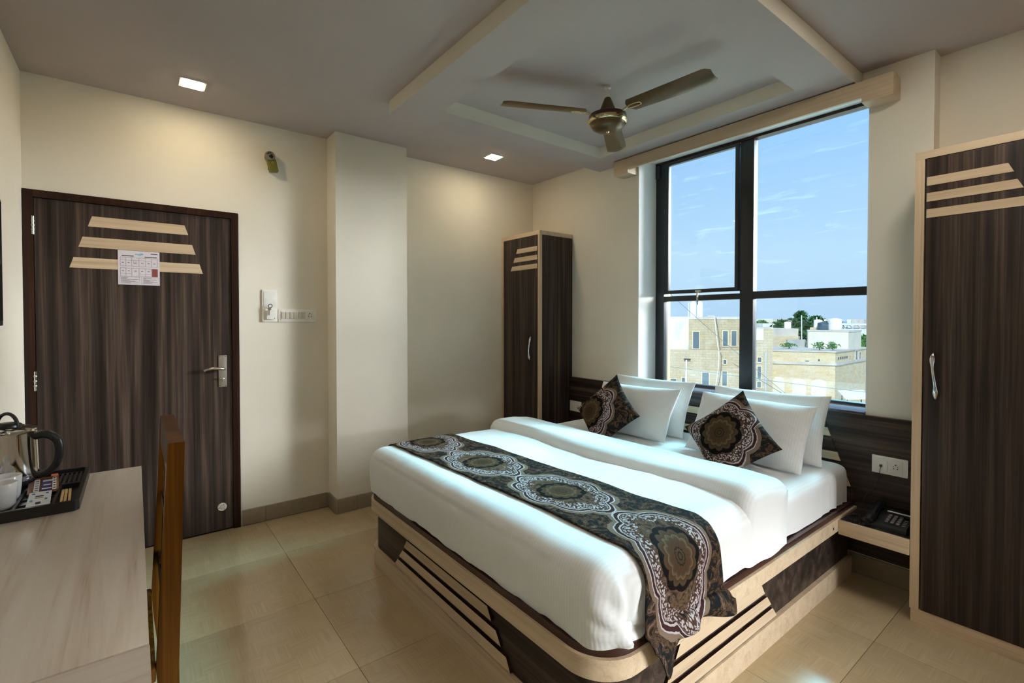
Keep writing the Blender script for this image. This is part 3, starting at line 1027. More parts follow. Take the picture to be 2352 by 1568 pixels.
for r_ in range(4):
    for c_ in range(3):
        xx = 2.868 + r_ * 0.021
        yy = 0.728 - c_ * 0.022
        zt = ph_top(xx)
        obj('key', prism(bmesh.new(), [(xx - 0.006, yy - 0.006, zt - 0.001), (xx + 0.006, yy - 0.006, zt + 0.0015), (xx + 0.006, yy + 0.006, zt + 0.0015), (xx - 0.006, yy + 0.006, zt - 0.001)], (-0.0012, 0, 0.0045)), 'brushed_steel' if c_ == 9 else 'switch_plastic' if r_ < 0 else 'print_grey', ph_)
bm = bmesh.new()
for c_ in range(4):
    xx = 2.866 + c_ * 0.016
    zt = ph_top(xx)
    prism(bm, [(xx - 0.003, 0.654, zt - 0.001), (xx + 0.003, 0.654, zt), (xx + 0.003, 0.668, zt), (xx - 0.003, 0.668, zt - 0.001)], (-0.0008, 0, 0.003))
obj('function_keys', bm, 'print_grey', ph_)
obj('name_strip', prism(bmesh.new(), [(2.966, 0.655, ph_top(2.966)), (2.974, 0.655, ph_top(2.974)), (2.974, 0.750, ph_top(2.974)), (2.966, 0.750, ph_top(2.966))], (-0.0006, 0, 0.0025)), 'off_white', ph_)
# coiled cord lying to the side
bm = bmesh.new()
pts = []
ctrl = [Vector(p) for p in ((2.825, 0.786, SZ + 0.018), (2.806, 0.812, SZ + 0.008), (2.822, 0.852, SZ + 0.008), (2.865, 0.884, SZ + 0.008), (2.91, 0.882, SZ + 0.008), (2.92, 0.852, SZ + 0.008), (2.88, 0.832, SZ + 0.010), (2.86, 0.818, SZ + 0.016))]
for i in range(len(ctrl) - 1):
    for q in range(26):
        f_ = q / 26
        p = ctrl[i].lerp(ctrl[i + 1], f_)
        d_ = (ctrl[i + 1] - ctrl[i]).normalized()
        x_, y_ = frame_of(d_)
        a_ = (i * 26 + q) * 1.15
        pts.append(p + (x_ * math.cos(a_) + y_ * math.sin(a_)) * 0.0052)
tube(bm, pts, 0.0019, 5)
obj('coiled_cord', bm, 'black_plastic', ph_, 60)

tc_ = thing('telephone_cable', 'thin black cable hanging from the socket down to the telephone', 'cable', (3.03, 0.80, 0.62))
obj('plug', bx(bmesh.new(), SXF - 0.024, SXF - 0.0145, 0.795, 0.806, 0.616, 0.628, 0.001), 'black_plastic', tc_)
obj('wire', tube(bmesh.new(), [(SXF - 0.021, 0.800, 0.618), (3.040, 0.802, 0.600), (3.040, 0.806, 0.570), (3.042, 0.813, 0.535), (3.045, 0.824, 0.505), (3.046, 0.842, 0.480), (3.044, 0.864, 0.450), (3.040, 0.872, 0.41), (3.036, 0.862, 0.3715), (3.034, 0.80, 0.3712), (3.024, 0.76, 0.378)], 0.0014, 6), 'black_plastic', tc_, 60)

# ------------------------------------------------------------------ bed
def round_foot(x0, x1, y0, y1, r, n=10):
    pts = [(x1, y0)]
    for i in range(n + 1):
        a = R(270 - 90 * i / n)
        pts.append((x0 + r + r * math.cos(a), y0 + r + r * math.sin(a)))
    for i in range(n + 1):
        a = R(180 - 90 * i / n)
        pts.append((x0 + r + r * math.cos(a), y1 - r + r * math.sin(a)))
    pts.append((x1, y1))
    return pts

bed = thing('bed', 'large double bed base with dark panels, pale rails and slats', 'bed', (2.05, 1.815, 0))
BX1 = 3.054
def bslab(name, x0, y0, y1, r, z0, z1, mat, bevel, parent=bed):
    bm = prism(bmesh.new(), [(x, y, z0) for x, y in round_foot(x0, BX1, y0, y1, r)], (0, 0, z1 - z0))
    if bevel:
        bev(bm, bevel, 2, 50)
    return obj(name, bm, mat, parent, 35)
bslab('plinth', 1.048, 0.926, 2.708, 0.12, 0.0, 0.100, 'ash_wood_y', 0.003)
bslab('base_panel', 1.066, 0.946, 2.688, 0.11, 0.100, 0.314, 'dark_wood_y', 0)
bslab('top_rail', 1.030, 0.906, 2.726, 0.15, 0.313, 0.377, 'ash_wood_y', 0.003)
bslab('leather_rim', 1.042, 0.918, 2.714, 0.14, 0.377, 0.402, 'leather', 0.010)
def faced_slat(poly, ext, mat):
    """pale faced board with dark sawn edges"""
    bm = prism(bmesh.new(), poly, ext)
    bm.normal_update()
    ev = Vector(ext).normalized()
    for f_ in bm.faces:
        f_.material_index = 0 if abs(f_.normal.dot(ev)) > 0.9 else 1
    return obj('slat', bm, [mat, 'frame_wood'], bed)

sb = [(0.236, 0.281), (0.170, 0.215), (0.104, 0.149)]
for (z0, z1), (a0, a1, b0, b1) in zip(sb, ((1.512, 2.209, 1.484, 2.241), (1.455, 2.256, 1.424, 2.298), (1.392, 2.314, 1.366, 2.356))):
    faced_slat([(1.066, a0, z1), (1.066, a1, z1), (1.066, b1, z0), (1.066, b0, z0)], (-0.012, 0, 0), 'ash_wood_y')
for (z0, z1), (a0, a1, b0, b1) in zip(sb, ((1.452, 2.035, 1.424, 2.064), (1.402, 2.085, 1.372, 2.122), (1.348, 2.136, 1.318, 2.176))):
    faced_slat([(a0, 0.946, z1), (a1, 0.946, z1), (b1, 0.946, z0), (b0, 0.946, z0)], (0, -0.012, 0), 'ash_wood_x')
obj('screw_cap', bx(bmesh.new(), 2.722, 2.731, 0.9045, 0.9065, 0.336, 0.346), 'frame_wood', bed)


def rbox(bm, lo, hi, r, step, disp=None, skip_bottom=True):
    """soft rounded box as a dense skin; disp(p, n) pushes the skin along its normal"""
    lo, hi = Vector(lo), Vector(hi)
    size = hi - lo
    n = [max(2, int(size[i] / step)) for i in range(3)]
    cache = {}
    def vert(i, j, k):
        key = (i, j, k)
        if key in cache:
            return cache[key]
        p = Vector((lo.x + size.x * i / n[0], lo.y + size.y * j / n[1], lo.z + size.z * k / n[2]))
        q = Vector([min(max(p[a], lo[a] + r), hi[a] - r) for a in range(3)])
        d = p - q
        if d.length > 1e-9:
            nn = d.normalized()
            p = q + nn * r
        else:
            nn = Vector((0, 0, 1))
        if disp:
            p = disp(p, nn)
        v_ = bm.verts.new(p)
        cache[key] = v_
        return v_
    def quad(a, b_, c, d):
        bm.faces.new((vert(*a), vert(*b_), vert(*c), vert(*d)))
    for i in range(n[0]):
        for j in range(n[1]):
            quad((i, j, n[2]), (i + 1, j, n[2]), (i + 1, j + 1, n[2]), (i, j + 1, n[2]))
            quad((i, j, 0), (i, j + 1, 0), (i + 1, j + 1, 0), (i + 1, j, 0))
    for i in range(n[0]):
        for k in range(n[2]):
            quad((i, 0, k), (i + 1, 0, k), (i + 1, 0, k + 1), (i, 0, k + 1))
            quad((i, n[1], k), (i, n[1], k + 1), (i + 1, n[1], k + 1), (i + 1, n[1], k))
    for j in range(n[1]):
        for k in range(n[2]):
            quad((0, j, k), (0, j, k + 1), (0, j + 1, k + 1), (0, j + 1, k))
            quad((n[0], j, k), (n[0], j + 1, k), (n[0], j + 1, k + 1), (n[0], j, k + 1))
    return bm


def nz(p, s_, seed=0.0):
    return noise.noise(Vector((p[0] * s_ + seed, p[1] * s_ - seed, p[2] * s_ + 0.37 * seed)))


def mat_disp(p, n_):
    p = p + n_ * (0.004 * nz(p, 5, 3.1))
    # gathered sheet on the side near the head
    if n_.y < -0.4 and p.x > 2.6:
        p.y += 0.006 * math.sin(p.x * 75 + nz(p, 4) * 3) * min(1, (p.x - 2.6) * 4)
    if p.z < 0.42:
        p.z = max(p.z, 0.404 + 0.008 * (0.5 + nz(Vector((p.x, p.y, 0)), 7, 9.0)))
    return p

ma = obj('mattress', rbox(bmesh.new(), (1.10, 0.938, 0.30), (3.050, 2.70, 0.600), 0.055, 0.03, mat_disp), 'white_sheet', None, 60)
tag(ma, 'thick mattress in a white fitted sheet on the bed base', 'mattress')

DLO, DHI, DR = Vector((1.050, 0.926, 0.28)), Vector((2.03, 2.728, 0.640)), 0.085


PLEATS = [(1.135, 0.585, 1.150, 0.435, 0.016, 0.016), (1.085, 0.530, 1.165, 0.420, 0.016, 0.018), (1.215, 0.545, 1.165, 0.440, 0.013, 0.018), (1.080, 0.460, 1.235, 0.405, 0.012, 0.015)]


def duvet_disp(p, n_):
    d = 0.006 * nz(p, 3.2, 1.0) + 0.003 * nz(p, 9, 5.0)
    if n_.z > 0.5:
        # long soft ripples running in from the turned-down edge
        d += 0.010 * max(0, (p.x - 1.62) / 0.4) * math.sin(p.y * 7.0 + p.x * 9 + 1.2) * (0.5 + nz(p, 2.5, 7.0))
        d += 0.012 * math.exp(-((p.y - 1.83) / 0.9) ** 4)
    else:
        # slack pleats where the corner is tucked in
        if n_.y < -0.3 and p.x < 1.5:
            for (xa, za, xb, zb, dep, wid) in PLEATS:
                ux, uz = xb - xa, zb - za
                L2 = ux * ux + uz * uz
                t_ = ((p.x - xa) * ux + (p.z - za) * uz) / L2
                tt = max(0.0, min(1.0, t_))
                q_ = (p.x - xa) * uz - (p.z - za) * ux
                q_ /= math.sqrt(L2)
                e_ = math.exp(-(max(0.0, -t_, t_ - 1) * 5) ** 2)
                d += e_ * dep * (math.exp(-((q_ - wid) / wid) ** 2) - math.exp(-((q_ + wid) / (wid * 0.9)) ** 2)) * (0.45 + 0.55 * tt)
        d += 0.006 * math.sin((p.z - 0.39) / 0.25 * math.pi)
    p = p + n_ * d
    if p.z < 0.47:
        w = 0.405 + 0.012 * nz(Vector((p.x, p.y, 0)), 6.0, 2.0) + 0.007 * nz(Vector((p.x, p.y, 0)), 17.0, 4.0)
        p.z = max(p.z, w)
    return p

dv = thing('duvet', 'white striped duvet tucked over the lower half of the bed', 'duvet', (1.6, 1.83, 0.40))
obj('cover', rbox(bmesh.new(), DLO, DHI, DR, 0.0125, duvet_disp), 'white_sheet', dv, 60)


def fold_disp(p, n_):
    p = p + n_ * (0.006 * nz(p, 4.0, 12.0))
    # the lip sweeps a little towards the foot in the middle of the bed
    f_ = (p.y - 0.93) / 1.8
    if n_.x < 0.2:
        p.x += 0.020 * math.sin(f_ * 9 + 0.6) - 0.020
    if n_.x > -0.3:
        p.x += 0.012 * math.sin(f_ * 5)
    # right end spreads and slides towards the foot as it falls over the side
    if p.y < 1.15:
        p.x -= 0.16 * ((1.15 - p.y) / 0.24) ** 2 * (1 if n_.x < 0.2 else 0.4) * max(0.0, min(1.0, (0.72 - p.z) / 0.25)) * 0.5
    if n_.z > 0.3:
        p.z += 0.010 * math.exp(-((p.x - 2.02) / 0.12) ** 2) - 0.02 * max(0, (p.x - 2.1)) / 0.2
    if p.z < 0.47:
        w = 0.404 + 0.010 * nz(Vector((p.x, p.y, 0)), 8.0, 3.0)
        p.z = max(p.z, w)
    return p

obj('turned_down_fold', rbox(bmesh.new(), (1.920, 0.914, 0.26), (2.310, 2.738, 0.692), 0.078, 0.015, fold_disp), 'white_sheet', dv, 60)

# ---- damask runner lying across the foot end
rn_path = []          # (y, z, ny, nz_) over the duvet
ylo, yhi, zt_ = DLO.y, DHI.y, DHI.z
for i in range(9):
    rn_path.append((yhi, 0.46 + (zt_ - DR - 0.46) * i / 8, 1, 0))
for i in range(1, 9):
    a = R(90 * i / 9)
    rn_path.append((yhi - DR + DR * math.cos(a), zt_ - DR + DR * math.sin(a), math.cos(a), math.sin(a)))
nn_ = 70
for i in range(nn_ + 1):
    rn_path.append((yhi - DR + (ylo - yhi + 2 * DR) * i / nn_, zt_, 0, 1))
for i in range(1, 13):
    a = R(90 + 90 * i / 13)
    rn_path.append((ylo + DR + DR * math.cos(a), zt_ - DR + DR * math.sin(a), math.cos(a), math.sin(a)))
for i in range(9):
    z_ = zt_ - DR - (zt_ - DR - 0.415) * i / 8
    rn_path.append((ylo, z_, -1, 0))
tail0 = len(rn_path)
bm = bmesh.new()
uvl = bm.loops.layers.uv.new('uv')
NV = 44
rows = []
arc = 0.0
arcs = []
prev = None
for (y, z, ny, nzz) in rn_path:
    if prev:
        arc += math.hypot(y - prev[0], z - prev[1])
    arcs.append(arc)
    prev = (y, z)
total_top = arcs[-1]


def tail_len(v_):
    pts = [(0.0, 0.03), (0.10, 0.125), (0.2, 0.115), (0.34, 0.055), (0.5, 0.040), (0.68, 0.038), (0.86, 0.050), (0.95, 0.052), (1.0, 0.02)]
    for (a, la), (b_, lb) in zip(pts, pts[1:]):
        if v_ <= b_:
            f_ = (v_ - a) / (b_ - a)
            f_ = f_ * f_ * (3 - 2 * f_)
            return la + (lb - la) * f_
    return 0.03

for idx, (y, z, ny, nzz) in enumerate(rn_path):
    row = []
    prog = min(1, max(0, (2.7 - y) / 1.8))
    xc = 1.375 + 0.062 * prog
    hw = 0.203 + 0.008 * prog
    side = max(0, (0.60 - z) / 0.19) if ny < -0.5 else 0
    for k in range(NV + 1):
        v_ = k / NV
        x = xc + (v_ * 2 - 1) * (hw + 0.012 * side)
        n_ = Vector((0, ny, nzz))
        p = duvet_disp(Vector((x, y, z)), n_) if not (ny < -0.5) else Vector((x, y, z)) + n_ * 0.012
        off = 0.006 + 0.0025 * math.sin(v_ * 9 + idx * 0.35) * (0.4 + side)
        if ny < -0.5:
            off += side * (0.004 + 0.006 * math.sin(v_ * 13 + 0.6))
        p = p + n_ * off
        row.append((p, (total_top - arcs[idx], (v_ * 2 - 1) * (hw))))
    rows.append(row)
last = rows[-1]
for j in range(1, 13):
    f_ = j / 12
    row = []
    for k in range(NV + 1):
        v_ = k / NV
        L = tail_len(v_)
        p0, uv0 = last[k]
        out = 0.016 + 0.030 * math.sin(min(1, f_ * 1.6) * math.pi / 2) + 0.018 * math.sin(v_ * 15 + 0.5) * f_ + 0.02 * f_ * math.exp(-((v_ - 0.92) / 0.1) ** 2)
        pinch = 0.006 * math.sin(f_ * math.pi)
        x = p0.x + (0.10 - v_) * 0.0 + 0.02 * f_ * math.sin(v_ * 7)
        dz = -L * (f_ if L > 0 else 0)
        lift = 0.012 * math.sin(min(1, f_ * 2.2) * math.pi) * (1 if v_ > 0.4 else 0.4)
        p = Vector((x, ylo - 0.012 - out + 0.004, p0.z - 0.004 + dz + lift - pinch))
        row.append((p, (uv0[0] - L * f_ - 0.02 * f_, uv0[1])))
    rows.append(row)
uoff = 0.95 - ylo    # medallion phase
vts = [[bm.verts.new(p) for p, _ in row] for row in rows]
for i in range(len(rows) - 1):
    for k in range(NV):
        f_ = bm.faces.new((vts[i][k], vts[i + 1][k], vts[i + 1][k + 1], vts[i][k + 1]))
        for lp_, (ii, kk) in zip(f_.loops, ((i, k), (i + 1, k), (i + 1, k + 1), (i, k + 1))):
            u_, w_ = rows[ii][kk][1]
            lp_[uvl].uv = (u_ - 0.175, w_ + 0.02)
rn = obj('bed_runner', bm, 'damask_runner', None, 60)
tag(rn, 'dark brown medallion patterned bed runner across the foot of the bed', 'bed runner')
sm = rn.modifiers.new('thickness', 'SOLIDIFY')
sm.thickness = 0.003
sm.offset = 1.0


# ---- pillows and cushions
def pillow(name, Wd, Hd, T, center, tilt, roll, mat, label, cat, group, yaw=0.0, seed=0.0, uvc=(0, 0), pinch=0.06, n=30, wr=0.004):
    """tilt: lean back from vertical; roll: turn within its own plane; back lies towards +X"""
    bm = bmesh.new()
    uvl = bm.loops.layers.uv.new('uv')
    eu0 = Vector((0, -1, 0))
    ev0 = Vector((math.sin(R(tilt)), 0, math.cos(R(tilt))))
    en = Vector((-math.cos(R(tilt)), 0, math.sin(R(tilt))))
    rot = Matrix.Rotation(R(yaw), 3, 'Z')
    eu0, ev0, en = rot @ eu0, rot @ ev0, rot @ en
    cr, sr = math.cos(R(roll)), math.sin(R(roll))
    eu = eu0 * cr + ev0 * sr
    ev_ = ev0 * cr - eu0 * sr
    c = Vector(center)
    grid = {}
    for side in (1, -1):
        for i in range(n + 1):
            for j in range(n + 1):
                u = -1 + 2 * i / n
                v = -1 + 2 * j / n
                border = i in (0, n) or j in (0, n)
                if border and side == -1:
                    grid[side, i, j] = grid[1, i, j]
                    continue
                # ease the samples towards the seams
                u2 = math.sin(u * math.pi / 2)
                v2 = math.sin(v * math.pi / 2)
                x = Wd / 2 * u2 * (1 - pinch * (1 - v2 * v2) * abs(u2))
                y = Hd / 2 * v2 * (1 - pinch * (1 - u2 * u2) * abs(v2))
                t_ = T * ((1 - abs(u2) ** 2.6) * (1 - abs(v2) ** 2.6)) ** 0.55
                p = c + eu * x + ev_ * y
                q = Vector((x * 7 + seed, y * 7 - seed, side * 2.0 + seed))
                w_ = wr * noise.noise(q) + wr * 0.5 * noise.noise(q * 2.7)
                if not border:
                    p = p + en * side * (t_ + w_)
                else:
                    p = p + en * wr * 1.2 * noise.noise(q)
                p.z = max(p.z, 0.607)
                grid[side, i, j] = (bm.verts.new(p), (x - uvc[0], y - uvc[1]))
    for side in (1, -1):
        for i in range(n):
            for j in range(n):
                ks = [(side, i, j), (side, i + 1, j), (side, i + 1, j + 1), (side, i, j + 1)]
                f_ = bm.faces.new([grid[k_][0] for k_ in (ks if side == 1 else ks[::-1])])
                for lp_, k_ in zip(f_.loops, ks if side == 1 else ks[::-1]):
                    lp_[uvl].uv = grid[k_][1]
    o_ = obj(name, bm, mat, None, 75)
    return tag(o_, label, cat, group)

PG = 'white pillows at the head of the bed'
def lean(bxm, yc, z0, Hd, tilt):
    return (bxm + math.sin(R(tilt)) * Hd / 2, yc, z0 + math.cos(R(tilt)) * Hd / 2)
pillow('pillow', 0.66, 0.385, 0.060, lean(2.80, 1.320, 0.605, 0.385, 22), 22, 1, 'white_pillow', 'white pillow leaning on the headboard, back one of the pair nearer the wardrobe', 'pillow', PG, 0, 1.3, pinch=0.05, wr=0.007)
pillow('pillow', 0.65, 0.375, 0.066, lean(2.605, 1.330, 0.605, 0.375, 30), 30, -1, 'white_pillow', 'white pillow directly behind the cushion nearer the wardrobe', 'pillow', PG, 0, 4.7, pinch=0.05, wr=0.007)
pillow('pillow', 0.66, 0.385, 0.060, lean(2.79, 2.120, 0.605, 0.385, 23), 23, 0, 'white_pillow', 'white pillow leaning on the headboard, back one of the pair nearer the corner cupboard', 'pillow', PG, 0, 8.2, pinch=0.05, wr=0.007)
pillow('pillow', 0.65, 0.365, 0.064, lean(2.59, 2.115, 0.605, 0.365, 30), 30, 1, 'white_pillow', 'white pillow directly behind the cushion nearer the corner cupboard', 'pillow', PG, 0, 6.1, pinch=0.05, wr=0.007)
CG = 'patterned cushions on the pillows'
pillow('cushion', 0.385, 0.385, 0.062, (2.505, 1.325, 0.750), 27, 43, 'damask_cushion', 'brown medallion cushion in front of the pillows nearer the wardrobe', 'cushion', CG, 0, 2.2, (-0.02, 0.02), 0.10, 36, 0.003)
pillow('cushion', 0.385, 0.385, 0.062, (2.500, 2.180, 0.758), 27, 48, 'damask_cushion', 'brown medallion cushion in front of the pillows nearer the corner cupboard', 'cushion', CG, 0, 5.5, (-0.085, 0.05), 0.10, 36, 0.003)

# ------------------------------------------------------------------ desk side
DZT = 0.75
dk = thing('desk', 'pale wood-grain writing desk along the wall beside the chair', 'desk', (-0.22, 1.9, 0))
obj('desktop', bx(bmesh.new(), -0.466, 0.015, 1.170, 2.620, DZT - 0.030, DZT, 0.0015), 'desk_wood', dk, 40)
obj('side_panel', bx(bmesh.new(), -0.460, 0.000, 2.590, 2.616, 0.0, DZT - 0.030, 0.001), 'dark_wood_z', dk, 40)
obj('side_panel', bx(bmesh.new(), -0.460, 0.000, 1.172, 1.198, 0.0, DZT - 0.030, 0.001), 'dark_wood_z', dk, 40)
obj('back_panel', bx(bmesh.new(), -0.466, -0.450, 1.198, 2.590, 0.30, DZT - 0.030, 0.001), 'dark_wood_z', dk, 40)
cb = thing('cabinet', 'pale topped low cabinet standing flush against the near end of the desk', 'cabinet', (-0.22, 0.8, 0))
obj('cabinet_top', bx(bmesh.new(), -0.466, 0.016, 0.46, 1.1675, DZT - 0.030, DZT - 0.001, 0.0015), 'desk_wood_x', cb, 40)
obj('body', bx(bmesh.new(), -0.462, -0.004, 0.465, 1.166, 0.06, DZT - 0.030, 0.001), 'desk_wood_x', cb, 40)
obj('plinth', bx(bmesh.new(), -0.462, -0.03, 0.47, 1.160, 0.0, 0.06), 'dark_core', cb)

# television on the wall over the desk
tv = thing('television', 'black flat television mounted on the wall above the desk', 'television', (-0.45, 2.36, 1.35))
obj('housing', bx(bmesh.new(), -0.452, -0.424, 1.925, 2.832, 1.354, 1.866, 0.006), 'black_plastic', tv, 40)
obj('screen', bx(bmesh.new(), -0.4245, -0.4225, 1.937, 2.820, 1.376, 1.854, 0.001), 'screen', tv)
obj('wall_mount', bx(bmesh.new(), -0.4695, -0.452, 2.25, 2.50, 1.50, 1.72), 'black_metal', tv)

# chair pushed in at the desk
ch = thing('chair', 'brown polished wooden chair with ladder back pushed in at the desk', 'chair', (-0.13, 1.81, 0))
def leaning_bar(x_at, y0, y1, z0, z1, d, n=10, bow=0.0):
    bm = bmesh.new()
    rg = []
    for i in range(n + 1):
        z = z0 + (z1 - z0) * i / n
        x = x_at(z)
        dd = d(z) if callable(d) else d
        rg.append([bm.verts.new((x - dd / 2, y0, z)), bm.verts.new((x + dd / 2, y0, z)), bm.verts.new((x + dd / 2, y1, z)), bm.verts.new((x - dd / 2, y1, z))])
    for a, b_ in zip(rg, rg[1:]):
        for k_ in range(4):
            bm.faces.new((a[k_], a[(k_ + 1) % 4], b_[(k_ + 1) % 4], b_[k_]))
    bm.faces.new(rg[0])
    bm.faces.new(rg[-1])
    return bm
def back_x(z):
    if z >= 0.42:
        return 0.058 + (z - 0.42) / 0.63 * 0.026
    return 0.058 + (0.42 - z) * 0.09
def post_d(z):
    return 0.051 - (z - 0.42) / 0.63 * 0.013 if z > 0.42 else 0.047 - (0.42 - z) * 0.02
cy0, cy1 = 1.574, 2.052
obj('leg', bev(leaning_bar(back_x, cy0, cy0 + 0.032, 0.0, 1.050, post_d, 14), 0.002), 'chair_wood', ch, 40)
obj('leg', bev(leaning_bar(back_x, cy1 - 0.032, cy1, 0.0, 1.050, post_d, 14), 0.002), 'chair_wood', ch, 40)
obj('leg', bx(bmesh.new(), -0.345, -0.308, cy0 + 0.002, cy0 + 0.038, 0.0, 0.425, 0.002), 'chair_wood', ch, 40)
obj('leg', bx(bmesh.new(), -0.345, -0.308, cy1 - 0.038, cy1 - 0.002, 0.0, 0.425, 0.002), 'chair_wood', ch, 40)
obj('top_rail', bev(leaning_bar(back_x, cy0 + 0.032, cy1 - 0.032, 0.965, 1.050, lambda z: 0.036, 4), 0.002), 'chair_wood', ch, 40)
obj('lower_rail', bev(leaning_bar(back_x, cy0 + 0.032, cy1 - 0.032, 0.560, 0.600, lambda z: 0.026, 2), 0.001), 'chair_wood', ch, 40)
obj('middle_rail', bev(leaning_bar(back_x, cy0 + 0.032, cy1 - 0.032, 0.770, 0.800, lambda z: 0.020, 2), 0.001), 'chair_wood', ch, 40)
for k in range(5):
    yy = cy0 + 0.085 + k * 0.070
    obj('back_slat', leaning_bar(back_x, yy, yy + 0.030, 0.600, 0.965, lambda z: 0.014, 6), 'chair_wood', ch)
obj('seat', bx(bmesh.new(), -0.352, 0.034, cy0 - 0.004, cy1 + 0.004, 0.425, 0.462, 0.006), 'chair_wood', ch, 40)
obj('seat_apron', bx(bmesh.new(), -0.340, -0.322, cy0 + 0.038, cy1 - 0.038, 0.365, 0.425), 'chair_wood', ch)
for yy in (cy0 + 0.006, cy1 - 0.026):
    obj('side_stretcher', bx(bmesh.new(), -0.308, 0.05, yy, yy + 0.020, 0.185, 0.210, 0.001), 'chair_wood', ch, 40)

# tray with kettle, cups, sachets and stirrers
TZ = DZT
ty0, ty1, tx0, tx1 = 2.135, 2.606, -0.462, -0.152
tray = thing('hospitality_tray', 'black moulded hospitality tray on the desk', 'tray', (-0.31, 2.37, TZ))
bm = bmesh.new()
def rrect(x0, x1, y0, y1, r, n=6):
    pts = []
    for cx_, cy_, a0 in ((x1 - r, y1 - r, 0), (x0 + r, y1 - r, 90), (x0 + r, y0 + r, 180), (x1 - r, y0 + r, 270)):
        for i in range(n + 1):
            a = R(a0 + 90 * i / n)
            pts.append((cx_ + r * math.cos(a), cy_ + r * math.sin(a)))
    return pts
prism(bm, [(x, y, TZ + 0.0005) for x, y in rrect(tx0, tx1, ty0, ty1, 0.022)], (0, 0, 0.017))
bev(bm, 0.002, 1, 60)
obj('tray_base', bm, 'black_plastic', tray, 40)
bm = bmesh.new()
outer = rrect(tx0, tx1, ty0, ty1, 0.022)
inner = rrect(tx0 + 0.012, tx1 - 0.012, ty0 + 0.012, ty1 - 0.012, 0.014)
N_ = len(outer)
vo0 = [bm.verts.new((x, y, TZ + 0.0165)) for x, y in outer]
vo1 = [bm.verts.new((x, y, TZ + 0.035)) for x, y in outer]
vi1 = [bm.verts.new((x, y, TZ + 0.035)) for x, y in inner]
vi0 = [bm.verts.new((x, y, TZ + 0.0165)) for x, y in inner]
for k in range(N_):
    k2 = (k + 1) % N_
    bm.faces.new((vo0[k], vo0[k2], vo1[k2], vo1[k]))
    bm.faces.new((vo1[k], vo1[k2], vi1[k2], vi1[k]))
    bm.faces.new((vi1[k], vi1[k2], vi0[k2], vi0[k]))
    bm.faces.new((vi0[k], vi0[k2], vo0[k2], vo0[k]))
obj('rim', bm, 'black_plastic', tray, 40)
bm = bmesh.new()
bx(bm, -0.222, -0.214, ty0 + 0.012, 2.376, TZ + 0.017, TZ + 0.033)
bx(bm, -0.246, tx1 - 0.012, 2.370, 2.378, TZ + 0.017, TZ + 0.034)
bx(bm, -0.316, -0.308, ty0 + 0.012, 2.376, TZ + 0.017, TZ + 0.028)
bx(bm, -0.308, -0.222, 2.225, 2.230, TZ + 0.017, TZ + 0.022)
bx(bm, -0.308, -0.222, 2.285, 2.290, TZ + 0.017, TZ + 0.022)
obj('divider', bm, 'black_plastic', tray)
for k in range(6):
    xx = -0.243 + k * 0.0135
    obj('vent_bar', bx(bmesh.new(), xx, xx + 0.0075, 2.384, 2.534, TZ + 0.028, TZ + 0.034, 0.001), 'black_plastic', tray)
for yy in (2.378, 2.532):
    obj('vent_frame', bx(bmesh.new(), -0.246, -0.165, yy, yy + 0.006, TZ + 0.028, TZ + 0.0345), 'black_plastic', tray)

KC = (-0.365, 2.470)
KZ = TZ + 0.0175
ke = thing('electric_kettle', 'steel electric kettle with black handle on the tray', 'kettle', (KC[0], KC[1], KZ))
obj('power_base', lathe(bmesh.new(), [(0.0, KZ), (0.088, KZ), (0.092, KZ + 0.004), (0.090, KZ + 0.016), (0.080, KZ + 0.020), (0.0, KZ + 0.020)], (KC[0], KC[1], 0), 48), 'blue_black_plastic', ke, 40)
obj('foot_ring', lathe(bmesh.new(), [(0.0, KZ + 0.020), (0.083, KZ + 0.021), (0.086, KZ + 0.026), (0.086, KZ + 0.042), (0.0, KZ + 0.042)], (KC[0], KC[1], 0), 48), 'blue_black_plastic', ke, 40)
obj('body', lathe(bmesh.new(), [(0.0, KZ + 0.042), (0.086, KZ + 0.042), (0.0865, KZ + 0.046), (0.0815, KZ + 0.205), (0.083, KZ + 0.212), (0.080, KZ + 0.215), (0.0, KZ + 0.215)], (KC[0], KC[1], 0), 64), 'steel', ke, 30)
lid = obj('lid', lathe(bmesh.new(), [(0.080, KZ + 0.214), (0.078, KZ + 0.219), (0.060, KZ + 0.226), (0.030, KZ + 0.230), (0.0, KZ + 0.231)], (KC[0], KC[1], 0), 48), 'steel', ke, 30)
bm = bmesh.new()
lathe(bm, [(0.040, KZ + 0.226), (0.038, KZ + 0.236), (0.024, KZ + 0.243), (0.0, KZ + 0.245)], (KC[0], KC[1], 0), 28)
hd = Vector((0.80, -0.6, 0)).normalized()
kc3 = Vector((KC[0], KC[1], 0))
pts = []
for i in range(13):
    a = math.pi * i / 12
    pts.append(kc3 + hd * 0.036 * math.cos(a) + Vector((0, 0, KZ + 0.232 + 0.044 * math.sin(a))))
tube(bm, pts, 0.0058, 10)
obj('lid_knob', bm, 'black_plastic', lid, 50)
hd = Vector((0.93, -0.36, 0)).normalized()
bm = bmesh.new()
hp = [(0.080, 0.190), (0.100, 0.196), (0.122, 0.193), (0.143, 0.176), (0.151, 0.148), (0.150, 0.115), (0.141, 0.086), (0.122, 0.063), (0.098, 0.050), (0.083, 0.048)]
fine = []
for i in range(len(hp) - 1):
    for q in range(4):
        f_ = q / 4
        p0, p1, p2, p3 = hp[max(i - 1, 0)], hp[i], hp[i + 1], hp[min(i + 2, len(hp) - 1)]
        fine.append(tuple(0.5 * ((2 * p1[c_]) + (-p0[c_] + p2[c_]) * f_ + (2 * p0[c_] - 5 * p1[c_] + 4 * p2[c_] - p3[c_]) * f_ ** 2 + (-p0[c_] + 3 * p1[c_] - 3 * p2[c_] + p3[c_]) * f_ ** 3) for c_ in (0, 1)))
fine.append(hp[-1])
